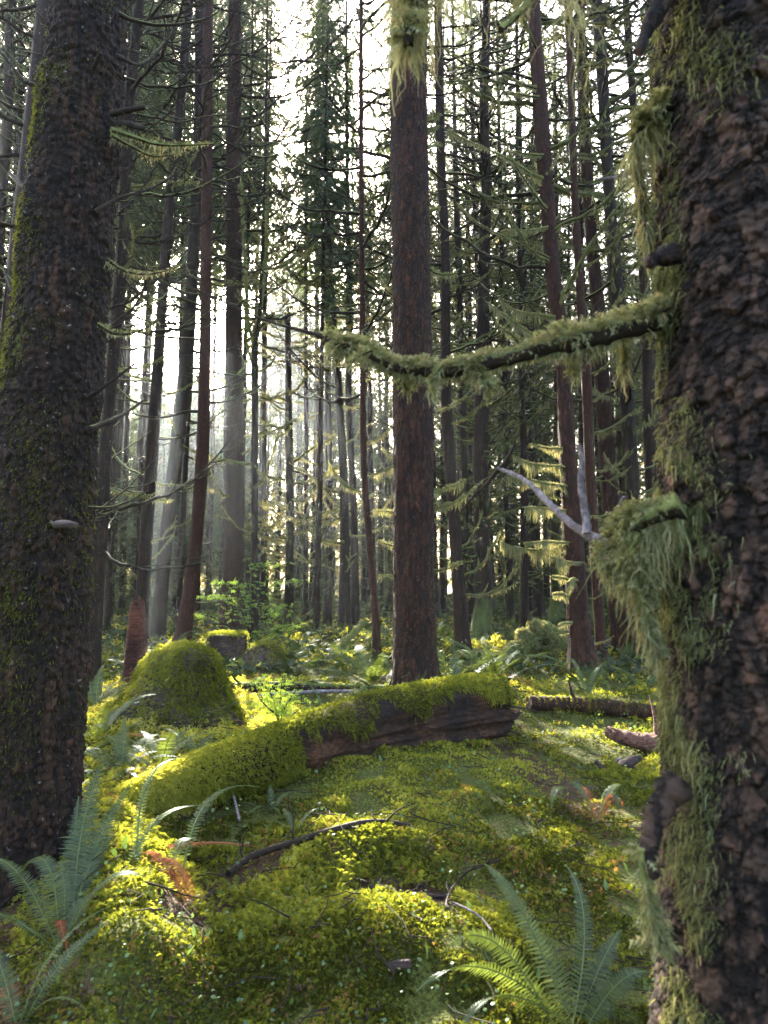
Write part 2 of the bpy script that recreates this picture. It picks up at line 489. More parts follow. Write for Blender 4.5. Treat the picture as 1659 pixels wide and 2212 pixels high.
cam = bpy.data.cameras.new('camera')
co = bpy.data.objects.new('camera', cam); COL.objects.link(co)
co.location = (0, 0, EYE); co.rotation_euler = (R(90) + PITCH, 0, 0)
cam.sensor_fit = 'VERTICAL'; cam.sensor_height = 24.0; cam.lens = 24.0 * FPX / H_
cam.clip_start = 0.05; cam.clip_end = 600
cam.dof.use_dof = True; cam.dof.focus_distance = 6.0; cam.dof.aperture_fstop = cam.lens / 6.5   # 6.5 mm aperture
sc.camera = co

sc.view_settings.view_transform = 'Standard'; sc.view_settings.look = 'None'
sc.view_settings.gamma = 1; sc.view_settings.exposure = EXPOSURE
cy = sc.cycles
cy.max_bounces = 6; cy.diffuse_bounces = 3; cy.glossy_bounces = 2; cy.transmission_bounces = 3; cy.volume_bounces = 1
cy.use_denoising = True; cy.use_adaptive_sampling = True; cy.adaptive_threshold = 0.02
cy.sample_clamp_indirect = 6.0
cy.caustics_reflective = False; cy.caustics_refractive = False

def make_haze():
    me = bpy.data.meshes.new('haze')
    x0, x1, y0, y1, z0, z1 = -75, 75, -14, 125, -3.0, 36
    v = [(x, y, z) for x in (x0, x1) for y in (y0, y1) for z in (z0, z1)]
    f = [(0, 1, 3, 2), (4, 6, 7, 5), (0, 4, 5, 1), (2, 3, 7, 6), (0, 2, 6, 4), (1, 5, 7, 3)]
    me.from_pydata(v, [], f)
    m, nt, out = newmat('pale_haze')
    p = nt.nodes.new('ShaderNodeVolumePrincipled')
    p.inputs['Color'].default_value = (0.80, 0.90, 1.0, 1); p.inputs['Density'].default_value = HAZE
    p.inputs['Anisotropy'].default_value = 0.72
    nt.links.new(p.outputs[0], out.inputs['Volume'])
    me.materials.append(m)
    tag(link('haze', me), kind='stuff')

# ------------------------------------------------------------------ ground
def brown_patch(x, y):
    b = bump(x, y, 1.25, 5.3, 0.22, 0.7, 0.75, R(12)) + bump(x, y, -1.75, 3.3, 0.5, 0.45, 0.8) + bump(x, y, 0.15, 3.5, 0.35, 0.1, 0.9)
    b += bump(x, y, 0.55, 6.4, 0.7, 0.25, 0.7) + bump(x, y, -0.75, 3.55, 0.18, 0.5, 0.9, R(-25)) + bump(x, y, -1.4, 2.3, 0.35, 0.3, 0.7)
    return b

def make_ground():
    rr = np.concatenate([np.linspace(0.25, 1.6, 12), np.geomspace(1.65, 118, 330)])
    na = 620
    a = np.linspace(0, 2 * math.pi, na, endpoint=False)
    X = (rr[:, None] * np.sin(a)).ravel(); Y = (rr[:, None] * np.cos(a)).ravel()
    X = np.clip(X, -72, 72); Y = np.clip(Y, -12, 120)
    Z = ground_z(X, Y)
    V = np.stack([X, Y, Z], 1)
    n = len(rr)
    i = np.arange(n - 1)[:, None] * na; j = np.arange(na)[None, :]; j2 = (j + 1) % na
    F = np.stack([i + j2, i + j, i + na + j, i + na + j2], -1).reshape(-1, 4)
    mossy = np.clip(0.62 - 0.6 * brown_patch(X, Y) + 0.2 * (fbm(V * 0.8, 21, 2) - 0.5), 0, 1)
    mb = MB(); mb.add(V, F, 0.5, mossy)
    c = np.array([[0, 0, ground_z(0, 0)[0]]])
    mb.add(np.vstack([V[:na], c]), np.stack([np.arange(na), (np.arange(na) + 1) % na, np.full(na, na)], 1)[:, ::-1], 0.5, 0.6)
    o = mb.build('ground', M['soil'])
    tag(o, kind='structure')
make_ground()

def ground_normals(x, y, e=0.03):
    zx = (ground_z(x + e, y) - ground_z(x - e, y)) / (2 * e)
    zy = (ground_z(x, y + e) - ground_z(x, y - e)) / (2 * e)
    return unit(np.stack([-zx, -zy, np.ones_like(zx)], 1))

def make_carpet():
    mb = MB()
    for (r0, r1, n, s0, pairs) in ((1.7, 3.4, 135000, 0.026, 5), (3.4, 6.5, 125000, 0.036, 4), (6.5, 12, 60000, 0.062, 2), (12, 30, 30000, 0.15, 2)):
        r = r0 * (r1 / r0) ** rng.random(n)
        a = R(48) * (2 * rng.random(n) - 1)
        x, y = r * np.sin(a), r * np.cos(a)
        keep = rng.random(n) > np.clip(brown_patch(x, y) * 1.1, 0, 0.93)
        q = np.stack([x, y, 0 * x], 1)
        cl = fbm(q * 2.3, 40, 3)
        keep &= cl > 0.33
        x, y = x[keep], y[keep]; q = q[keep]; r = r[keep]
        cl = vnoise(q * 7.0, 44)
        z = ground_z(x, y) + 0.05 * (cl - 0.3) * np.clip(r / 3, .8, 2)
        P = np.stack([x, y, z], 1)
        N = ground_normals(x, y, 0.06)
        kind = fbm(q * 0.9 + 7.0, 46, 3)
        size = s0 * (0.55 + 0.9 * rng.random(len(x))) * (0.65 + 0.7 * cl) * np.where(kind > .52, 1.25, .8)
        tone = tone_at(q, 31, 0.12, 0.70, 0.55)
        tone = np.clip(tone + 0.22 * (cl - 0.5) + np.clip((kind - .52) * 1.6, -.16, .22), 0, 0.9)
        tone[rng.random(len(x)) < 0.02 + .10 * (fbm(q * 2.0, 48, 2) > .62)] = 1.0
        sprig_cover(mb, P, N, size, tone, up=0.45, pairs=pairs)
    o = mb.build('moss_carpet', M['moss'], smooth=False)
    tag(o, kind='stuff')
make_carpet()
# ------------------------------------------------------------------ branches (a pool of meshes, each branch an object)
def bare_branch_mesh(seed, name='branch'):
    g = np.random.default_rng(seed)
    mb = MB()
    a, b = g.uniform(-0.45, 0.0), g.uniform(0.35, 0.95)
    t = np.linspace(0, 1, 12)
    wob = np.cumsum(g.normal(size=(12, 2)) * 0.012, 0)
    P = np.stack([t, 0.12 * g.normal() * t * t + wob[:, 0], a * t + b * t ** 2.2 + wob[:, 1]], 1)
    r = 0.0150 * (1 - 0.86 * t) + 0.0020
    mo = 0.25 + 0.55 * g.random()
    tube(mb, P, r, 6, moss=mo)
    for k in range(g.integers(7, 13)):
        s = g.uniform(0.22, 0.95); i = s * 11; p0 = P[int(i)] + (P[min(int(i) + 1, 11)] - P[int(i)]) * (i % 1)
        l = g.uniform(0.12, 0.38) * (1.25 - 0.6 * s)
        sd = 1 if k % 2 else -1
        d = unit(np.array([0.75 + 0.4 * g.random(), sd * g.uniform(0.5, 1.1), g.uniform(-0.25, 0.25)]))
        u = np.linspace(0, 1, 6)[:, None]
        Q = p0 + d * l * u + np.array([0, 0, 1]) * (0.35 * l * u ** 2) + np.cumsum(g.normal(size=(6, 3)) * 0.006, 0) * (u > 0)
        tube(mb, Q, 0.0055 * (1 - 0.75 * u[:, 0]) + 0.0012, 4, moss=mo)
        for _ in range(g.integers(0, 3)):
            q = Q[g.integers(2, 6)]; d2 = unit(d + g.normal(size=3) * 0.6 + np.array([0, 0, .2]))
            w = np.linspace(0, 1, 4)[:, None]
            tube(mb, q + d2 * w * l * g.uniform(.25, .6) + np.array([0, 0, .02]) * w * w, 0.0030 * (1 - .7 * w[:, 0]) + .0008, 3, moss=mo, cap=False)
    return mb.mesh(name, M['branch'])

def mossy_branch_meshes(seed, fringe=0.10, short=False):
    g = np.random.default_rng(seed)
    mb, mo = MB(), MB()
    a, b = g.uniform(-0.40, 0.05), g.uniform(0.2, 0.8)
    n = 10
    t = np.linspace(0, 1, n)
    wob = np.cumsum(g.normal(size=(n, 2)) * 0.02, 0)
    P = np.stack([t, 0.15 * g.normal() * t * t + wob[:, 0], a * t + b * t ** 2 + wob[:, 1]], 1)
    rr = 0.016 * (1 - 0.75 * t) + 0.003
    tube(mb, P, rr, 6, moss=0.9)
    paths = [(P, rr, 1.0)]
    if not short:
        for k in range(g.integers(3, 7)):
            i = g.integers(3, n - 1); l = g.uniform(0.15, 0.4)
            d = unit(np.array([0.8, (1 if k % 2 else -1) * g.uniform(.4, 1), g.uniform(-.1, .3)]))
            u = np.linspace(0, 1, 6)[:, None]
            Q = P[i] + d * l * u + np.array([0, 0, .3 * l]) * u * u
            r2 = .006 * (1 - .7 * u[:, 0]) + .001
            tube(mb, Q, r2, 4, moss=0.8); paths.append((Q, r2, 0.5))
    for Q, r, wt in paths:
        L = np.linalg.norm(np.diff(Q, axis=0), axis=1).sum()
        # a lumpy sleeve of moss, thicker on top
        m = 14
        s = np.linspace(0.02, 0.93, m); ii = s * (len(Q) - 1); i0 = np.minimum(ii.astype(int), len(Q) - 2)
        C = Q[i0] + (Q[i0 + 1] - Q[i0]) * (ii - i0)[:, None]
        cover = np.clip(g.random(m) * 1.3, 0.25, 1) * wt
        tube(mo, C + np.array([0, 0, .006]), np.interp(s, np.linspace(0, 1, len(r)), r) + 0.013 * cover, 7, tone=0.34, jitter=0.55)
        k = int(330 * L * wt) + 24
        s = g.random(k); ii = s * (len(Q) - 1); i0 = np.minimum(ii.astype(int), len(Q) - 2)
        C = Q[i0] + (Q[i0 + 1] - Q[i0]) * (ii - i0)[:, None]
        th = g.normal(size=k) * 1.3
        D = np.stack([0.5 * g.normal(size=k), np.sin(th), np.cos(th)], 1)
        fronds(mo, C + unit(D) * 0.010, D, (0.010 + 0.016 * g.random(k) * wt) * (.6 + .8 * (np.sin(s * 23 + seed) > -.2)), np.clip(0.42 + 0.22 * g.normal(size=k), 0, .95), droop=.4, pairs=2)
        k = int((80 if fringe < .15 else 170) * L * wt) + 6
        s = np.sort(g.random(k)); ii = s * (len(Q) - 1); i0 = np.minimum(ii.astype(int), len(Q) - 2)
        C = Q[i0] + (Q[i0 + 1] - Q[i0]) * (ii - i0)[:, None]
        env = 0.35 + 0.65 * vnoise(np.stack([s * 7, 0 * s, 0 * s], 1), seed)
        strands(mo, C - np.array([0, 0, .008]), fringe * env * (0.35 + 0.9 * g.random(k)), 0.0035 + 0.003 * g.random(k), np.clip(0.55 + 0.25 * g.normal(size=k), 0, 1), wig=0.38)
    return mb.mesh('branch', M['branch']), mo.mesh('moss', M['moss_hang'], smooth=False)

def leaves(mb, P, D, L, tone, width=.8, cup=.15):
    """rounded single leaves on a short stalk"""
    N = len(P); D = unit(D); S = unit(np.cross(D, np.array([0, 0, 1.0]) + .3 * rng.normal(size=(N, 3)))); U = np.cross(S, D)
    L = np.broadcast_to(L, (N,))[:, None]
    prof = [(0, .0), (.12, .30), (.42, .50), (.75, .36), (1.0, 0.0)]
    rows = [P]
    for t, w in prof[1:-1]:
        rows += [P + D * L * t - S * L * w * width + U * L * cup * w, P + D * L * t + S * L * w * width + U * L * cup * w]
    rows.append(P + D * L)
    V = np.stack(rows, 1).reshape(-1, 3); b = np.arange(N)[:, None] * 8
    tn = np.repeat(tone, 8); nb = mb.n
    mb.add(V, b + np.array([1, 2, 4, 3]), tn)
    mb.f4.append(b + np.array([3, 4, 6, 5]) + nb); mb.f3.append(b + np.array([0, 2, 1]) + nb); mb.f3.append(b + np.array([5, 6, 7]) + nb)

BARE = [bare_branch_mesh(100 + i) for i in range(14)]
MOSSY = [mossy_branch_meshes(200 + i, 0.075) for i in range(9)]
FRINGE = [mossy_branch_meshes(300 + i, 0.22) for i in range(6)]
STUB = [mossy_branch_meshes(400 + i, 0.12, short=True) for i in range(6)]
g4 = np.random.default_rng(11)

def put_branch(root, pos, az, tilt, scale, kind):
    pool = {'bare': BARE, 'mossy': MOSSY, 'fringe': FRINGE, 'stub': STUB}[kind]
    e = pool[g4.integers(len(pool))]
    b, m = (e, None) if kind == 'bare' else e
    o = bpy.data.objects.new('branch', b); COL.objects.link(o)
    o.parent = root; ORG[o.name] = ORG[root.name]
    o.location = [float(c) for c in (np.asarray(pos) - ORG[root.name])]
    o.rotation_euler = (g4.normal() * 0.15, -tilt, az)
    o.scale = (scale, scale * (1 if g4.random() < .5 else -1), scale)
    if kind != 'bare':
        o.scale = (scale, scale, scale)
        c = bpy.data.objects.new('moss', m); COL.objects.link(c); c.parent = o
    return o

def branch_px(root, pts, Y0, Y1, r0, r1, moss=0.0, fringe=0.0, twigs=0, mat='branch', k=8, sub=8, name='branch', seed=1, mossmat='moss_hang', rough=0.0, dens=1.0, sprig=0.035, fat=0.5, spread=1.1, tn=.5, wig=.45):
    """a branch laid through picture points, its depth running from Y0 to Y1"""
    g = np.random.default_rng(seed)
    P = np.array([at(x, y, Y0 + (Y1 - Y0) * i / (len(pts) - 1)) for i, (x, y) in enumerate(pts)])
    Q = smooth_path(P, sub)
    t = np.linspace(0, 1, len(Q))
    r = r0 + (r1 - r0) * t ** 0.8
    mb = MB()
    Q = Q + np.cumsum(g.normal(size=Q.shape) * r0 * 0.05, 0) * np.minimum(1, t * 6)[:, None]
    tube(mb, Q, r * (1 + rough * (g.random(len(r)) - .5)), k, moss=moss, jitter=rough)
    L = np.linalg.norm(np.diff(Q, axis=0), axis=1).sum()
    for q in range(twigs):
        i = g.integers(len(Q) // 5, len(Q) - 1)
        d = unit(unit(Q[min(i + 1, len(Q) - 1)] - Q[i - 1]) + g.normal(size=3) * 0.55)
        l = L * g.uniform(.08, .22)
        u = np.linspace(0, 1, 7)[:, None]
        tube(mb, Q[i] + d * l * u + np.array([0, 0, .25 * l]) * u * u + np.cumsum(g.normal(size=(7, 3)) * l * .02, 0) * (u > 0), r[i] * .45 * (1 - .8 * u[:, 0]) + .0006, 4, moss=moss)
    o = mb.build(name, M[mat], root)
    if fringe or moss > 0.6:
        mo = MB()
        k2 = int(L * 420 * dens)
        s = g.random(k2) * .97; ii = s * (len(Q) - 1); i0 = np.minimum(ii.astype(int), len(Q) - 2)
        C = Q[i0] + (Q[i0 + 1] - Q[i0]) * (ii - i0)[:, None]
        rad = np.interp(s, t, r)
        ax = unit(Q[i0 + 1] - Q[i0]); sd = unit(np.cross(ax, np.array([0, 0, 1.0]))); upv = np.cross(sd, ax)
        th = g.normal(size=k2) * spread
        D = sd * np.sin(th)[:, None] + upv * np.cos(th)[:, None]
        lump = np.clip(1.9 * fbm(np.stack([s * L * 11, 0 * s, 0 * s], 1), seed + 3, 2) - .45, .04, 1.3)
        fronds(mo, C + D * rad[:, None] * 1.0 + D * (sprig * fat * g.random(k2) * lump)[:, None], D + 0.5 * g.normal(size=D.shape), sprig * (0.5 + 0.8 * lump) * (0.6 + 0.8 * g.random(k2)), np.clip(tn + 0.2 * g.normal(size=k2), 0, .95), droop=.35, pairs=3)
        if fringe:
            k3 = int(L * 260 * dens)
            s = g.random(k3) * .96; ii = s * (len(Q) - 1); i0 = np.minimum(ii.astype(int), len(Q) - 2)
            C = Q[i0] + (Q[i0 + 1] - Q[i0]) * (ii - i0)[:, None] - np.array([0, 0, 1]) * np.interp(s, t, r)[:, None] * .8
            env = 0.15 + 0.85 * vnoise(np.stack([s * L * 9, 0 * s, 0 * s], 1), seed) ** 1.5
            strands(mo, C, fringe * env * (.3 + g.random(k3)), (0.0012 + 0.0016 * g.random(k3)) * (1 if Y0 < 3 else 2.2), np.clip(0.6 + 0.22 * g.normal(size=k3), 0, 1), wig=wig, seg=5)
        mo.build('moss', M[mossmat], o, smooth=False)
    return o

# ------------------------------------------------------------------ crowns and far trees
def bough(mb, mt, p0, az, L, g, dens=1.0, dead=False):
    d = np.array([math.cos(az), math.sin(az), 0])
    t = np.linspace(0, 1, 7)
    z = (-0.10 * t - 0.30 * t ** 2 + 0.12 * t ** 3) * L
    P = p0 + d[None] * (L * t)[:, None] + np.array([0, 0, 1.0]) * z[:, None]
    if mt is not None: tube(mt, P, 0.022 * (1 - .85 * t) * (L / 2) + .003, 3, moss=.3, cap=False)
    n = max(4, int(L * 9 * dens))
    s = np.sort(g.random(n)) ** .8; i = np.minimum((s * 6).astype(int), 5); f = s * 6 - i
    C = P[i] + (P[i + 1] - P[i]) * f[:, None]
    sd = np.where(np.arange(n) % 2 == 0, 1, -1)
    S = np.array([-d[1], d[0], 0])
    D = d[None] * 0.55 + S[None] * sd[:, None] * g.uniform(.4, 1.1, n)[:, None] + np.array([0, 0, -0.35]) + .2 * g.normal(size=(n, 3))
    fronds(mb, C, D, (0.30 + 0.32 * g.random(n)) * (1.15 - .5 * s), np.clip(.45 + .2 * g.normal(size=n), 0, .9), droop=.55, pairs=4, width=.30, fleshy=.09)

def crown_mesh(seed, h=14.0, L0=2.2, dens=1.0, name='crown'):
    g = np.random.default_rng(seed)
    mb = MB()
    z = 0.0
    while z < h:
        f = z / h
        L = L0 * (1 - f) ** .8 * (0.55 + .45 * min(1, f * 5)) + .25
        for k in range(g.integers(3, 6)):
            bough(mb, None, np.array([0, 0, z + .2 * g.normal()]), g.random() * 6.283, L * g.uniform(.6, 1.15), g, dens)
        z += g.uniform(.28, .5)
    return mb.mesh(name, M['needles'], smooth=False)

CROWNS = [crown_mesh(500 + i, 14, 1.9, .5) for i in range(4)]

def far_tree_meshes(seed, H=26.0, r0=.17, dead0=.8, dead1=13.0, c0=9.0, L0=1.9, ndead=95, moss=.4, dens=1.0):
    g = np.random.default_rng(seed)
    tr, cr = MB(), MB()
    z = np.concatenate([np.linspace(-.4, 2, 7), np.linspace(2.6, H, 22)])
    bend = np.cumsum(g.normal(size=(len(z), 2)) * .022, 0)
    P = np.stack([bend[:, 0], bend[:, 1], z], 1)
    r = r0 * (1 - .9 * np.clip(z, 0, H) / H) * (1 + .45 * np.exp(-np.clip(z, 0, 9) / .35))
    tube(tr, P, r, 10, moss=np.clip(moss + .3 * np.exp(-z / 1.5), 0, 1), jitter=.1)
    for k in range(ndead):
        zz = dead0 + (dead1 - dead0) * g.random() ** .85
        c = np.array([np.interp(zz, z, P[:, 0]), np.interp(zz, z, P[:, 1]), zz]); az = g.random() * 6.283
        d = np.array([math.cos(az), math.sin(az), 0])
        L = g.uniform(.4, 1.0) * (1.0 + .09 * zz)
        t = np.linspace(0, 1, 6)
        a, b = g.uniform(-.45, .0), g.uniform(.2, .95)
        Q = c + d * (L * t)[:, None] + np.array([0, 0, 1]) * (L * (a * t + b * t * t))[:, None] + np.cumsum(g.normal(size=(6, 3)) * .015, 0)
        thick = g.uniform(.015, .034)
        tube(tr, Q, thick * (1 - .75 * t) + .003, 3, moss=.75, cap=False)
        for q in range(g.integers(2, 6)):
            i = g.integers(1, 5); d2 = unit(d + g.normal(size=3) * .7)
            l = L * g.uniform(.2, .45); u = np.linspace(0, 1, 4)[:, None]
            tube(tr, Q[i] + d2 * l * u + np.array([0, 0, .3 * l]) * u * u, .006 * (1 - .7 * u[:, 0]) + .002, 3, moss=.6, cap=False)
        n = g.integers(3, 10)
        i = g.integers(0, 6, n)
        strands(tr, Q[i], .06 + .16 * g.random(n), .007, .5, moss=1.6, seg=2)
    zz = c0
    while zz < H - .3:
        f = (zz - c0) / (H - c0)
        c = np.array([np.interp(zz, z, P[:, 0]), np.interp(zz, z, P[:, 1]), zz])
        for k in range(g.integers(3, 5)):
            bough(cr, tr, c, g.random() * 6.283, (L0 * (1 - f) ** .8 * (.5 + .5 * min(1, f * 4)) + .25) * g.uniform(.6, 1.2), g, dens)
        zz += g.uniform(.3, .55)
    return tr.mesh('trunk', M['bark_far']), (cr.mesh('crown', M['needles'], smooth=False) if cr.n else None)

# ------------------------------------------------------------------ the near trees
def trunk_path(path, Y, height):
    """path: (x, y, width) in picture points from top to base, at depth Y"""
    f = np.array([0, CP, SP])
    pts = []
    for x, y, w in path:
        p = at(x, y, Y)
        t = (p - np.array([0, 0, EYE])) @ f
        pts.append([*p, w / 2 / FPX * t])
    pts = np.array(pts)[::-1]          # base first
    gz = ground_z(pts[0, 0], pts[0, 1])[0]
    b = pts[0].copy(); b[2] = min(gz, b[2]) - .3
    d = pts[-1, :3] - pts[-2, :3]; d = d / d[2]
    top = pts[-1]
    n = 7
    ext = []
    for k in range(1, n + 1):
        h = (height - top[2]) * k / n
        dd = d * (1 / (1 + .05 * h))
        ext.append([top[0] + dd[0] * h * .6, top[1] + dd[1] * h * .6, top[2] + h, max(.015, top[3] * (1 - .93 * k / n))])
    return np.vstack([b, pts, ext])

def make_trunk(root, path, Y, height=26.0, k=28, step=.25, vis=None, bark='bark_brown', moss=0.25, moss_side=None, flare=.25, disp=None, name='trunk', seed=3, foot=.3):
    K = trunk_path(path, Y, height)
    zmax = vis if vis else height
    zs = np.concatenate([np.arange(K[0, 2], zmax, step), np.linspace(zmax, height, 12)])
    S = smooth_path(K, 12)
    keep = np.concatenate([[True], np.diff(np.maximum.accumulate(S[:, 2])) > 1e-6]); S = S[keep]
    C = np.stack([np.interp(zs, S[:, 2], S[:, i]) for i in range(4)], 1)
    g0 = ground_z(C[0, 0], C[0, 1])[0]
    r = C[:, 3] * (1 + flare * np.exp(-np.clip(zs - g0, 0, 9) / .28))
    a = np.arange(k) * 2 * math.pi / k
    m = len(zs)
    ZZ, AA = np.meshgrid(zs, a, indexing='ij')
    rad = r[:, None] * np.ones(k)
    # buttress lobes at the foot and slow irregularity up the stem
    q = np.stack([np.cos(AA) * 1.2, np.sin(AA) * 1.2, ZZ * .5], -1).reshape(-1, 3)
    irr = (fbm(q, seed, 3) - .5).reshape(m, k)
    rad = rad * (1 + .22 * irr + (.35 * irr * np.exp(-np.clip(ZZ - g0, 0, 9) / .4)))
    mossv = np.full((m, k), moss)
    tonev = .5
    if disp:
        rad, mossv, tonev = disp(rad, AA, ZZ, C, mossv)
        tonev = tonev.ravel()
    if moss_side is not None:
        mossv = mossv + .22 * np.clip(np.cos(AA - moss_side), -.3, 1)
    mossv = mossv + foot * np.exp(-np.clip(ZZ - g0, 0, 20) / .5)
    V = np.stack([C[:, 0][:, None] + rad * np.cos(AA), C[:, 1][:, None] + rad * np.sin(AA), ZZ], -1).reshape(-1, 3)
    i = np.arange(m - 1)[:, None] * k; j = np.arange(k)[None, :]; j2 = (j + 1) % k
    F = np.stack([i + j, i + j2, i + k + j2, i + k + j], -1).reshape(-1, 4)
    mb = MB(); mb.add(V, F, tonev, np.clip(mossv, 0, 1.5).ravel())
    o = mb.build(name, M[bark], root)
    return o, C, zs

def plates(cell, depth, seed, stretch=1.6, extra=0.0, shingle=.5, warp=1.0, second=.3, edge=.2, grain=.5):
    """flaking bark: irregular scales whose lower edges stand off, small scales on top of large ones"""
    def f(rad, AA, ZZ, C, mossv):
        R0 = rad.mean()
        q = np.stack([np.cos(AA) * R0 / cell, np.sin(AA) * R0 / cell, ZZ / cell / stretch], -1).reshape(-1, 3)
        def level(cell, seed, stretch, warp):
            n = max(6, int(round(2 * math.pi * R0 / cell)))
            k = .55 if n < 60 else 1.1
            w1 = (fbm(q * k, seed, 4, .6) - .5).reshape(AA.shape); w2 = (fbm(q * k, seed + 9, 4, .6) - .5).reshape(AA.shape)
            f1, f2, cid, off = worley((AA / (2 * math.pi) * n + warp * 1.7 * w1).ravel(), (ZZ / (cell * stretch) + warp * 1.7 * w2).ravel(), seed, n)
            e = np.clip((f2 - f1) / edge, 0, 1).reshape(AA.shape)
            return e * e * (3 - 2 * e), cid.reshape(AA.shape), off.reshape(AA.shape)
        e, c, off = level(cell, seed, stretch, warp)
        rad = rad + depth * (e * (.35 + 1.0 * c - shingle * off) - .6)
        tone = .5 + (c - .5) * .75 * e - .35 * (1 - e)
        if second:
            e2, c2, o2 = level(cell * .38, seed + 50, 1.1, .8)
            rad = rad + depth * second * (e2 * (.3 + c2 - shingle * o2))
            tone = tone + .25 * (c2 - .5) * e2
        fine = (fbm(q * 5.0, seed + 4, 3) - .5).reshape(AA.shape)
        rad = rad + depth * grain * fine
        if extra:
            rad = rad + extra * (fbm(q * .16, seed + 30, 3) - .5).reshape(AA.shape)
        return rad, mossv + .25 * (1 - c) * e - .15, np.clip(tone, 0, 1)
    return f

def trunk_at(C, zs, z):
    return np.array([np.interp(z, zs, C[:, i]) for i in range(4)])

HERO = []
def tree(name, label, path, Y=None, bark='bark_brown', height=26.0, crown=None, spec=(), group=None, cat='tree', **kw):
    base = path[-1]
    if Y is None:
        Y = gnd(base[0], base[1])[1]
    bp = at(base[0], base[1], Y); bp[2] = ground_z(bp[0], bp[1])[0]
    root = thing(name, label, cat, bp, group)
    HERO.append((bp[0], bp[1]))
    o, C, zs = make_trunk(root, path, Y, height, bark=bark, **kw)
    for kind, n, ya, yb, l0, l1, side in spec:
        za = at(path[0][0], yb, Y)[2]; zb = at(path[0][0], ya, Y)[2]
        za = max(za, bp[2] + .3)
        for q in range(n):
            z = za + (zb - za) * (q + g4.random()) / n
            c = trunk_at(C, zs, z)
            s = side if side in (1, -1) else (1 if g4.random() < .5 else -1)
            az = g4.normal() * .55 + (0 if s > 0 else math.pi)
            if g4.random() < .15: az = g4.random() * 6.283
            p = c[:3] + np.array([math.cos(az), math.sin(az), 0]) * c[3] * .85
            put_branch(root, p, az, g4.normal() * .15 + (.1 if kind == 'mossy' else 0), g4.uniform(l0, l1), kind)
    if crown:
        c = trunk_at(C, zs, crown)
        cm = bpy.data.objects.new('crown', CROWNS[g4.integers(4)]); COL.objects.link(cm); cm.parent = root
        cm.location = [float(v) for v in (c[:3] - ORG[root.name])]
        h = height - crown
        cm.scale = (1, 1, h / 14.0); cm.rotation_euler = (0, 0, g4.random() * 6.28)
    return root, C, zs, Y
# ------------------------------------------------------------------ named trees of the photograph
def project(P):
    P = np.asarray(P, float) - np.array([0, 0, EYE])
    f = P @ np.array([0, CP, SP]); u = P @ np.array([0, -SP, CP])
    return W_ / 2 + FPX * P[..., 0] / f, H_ / 2 - FPX * u / f, f

def trunk_moss(root, trunk, size, n, mask, tone_lo=.2, tone_hi=.8, hang=0, hl=.12, out=.0, mat='moss_hang'):
    me = trunk.data
    v = np.zeros(len(me.vertices) * 3, np.float32); me.vertices.foreach_get('co', v); v = v.reshape(-1, 3) + ORG[root.name]
    nn = np.zeros(len(me.vertices) * 3, np.float32); me.vertices.foreach_get('normal', nn); nn = nn.reshape(-1, 3)
    w = mask(v, nn); w = np.clip(w, 0, 1)
    if w.sum() <= 0: return None
    idx = rng.choice(len(v), size=n, p=w / w.sum())
    P, N = v[idx] + rng.normal(size=(n, 3)) * .004, nn[idx]
    mb = MB()
    t = np.clip(tone_lo + (tone_hi - tone_lo) * fbm(P * 5, 77, 3) + .2 * rng.normal(size=n) * .6, 0, .95)
    fronds(mb, P + N * out, N * .55 + rng.normal(size=(n, 3)) * .5 + np.array([0, 0, -.45]), size * (.5 + rng.random(n)), t, droop=.6, pairs=3, width=.30, fleshy=.09)
    if hang:
        idx = rng.choice(len(v), size=hang, p=w / w.sum())
        strands(mb, v[idx] + nn[idx] * .012, hl * (.3 + rng.random(hang)), .0010 + .0014 * rng.random(hang), np.clip(.5 + .22 * rng.normal(size=hang), 0, 1), wig=.2, seg=4)
    return mb.build('moss', M[mat], trunk, smooth=False)

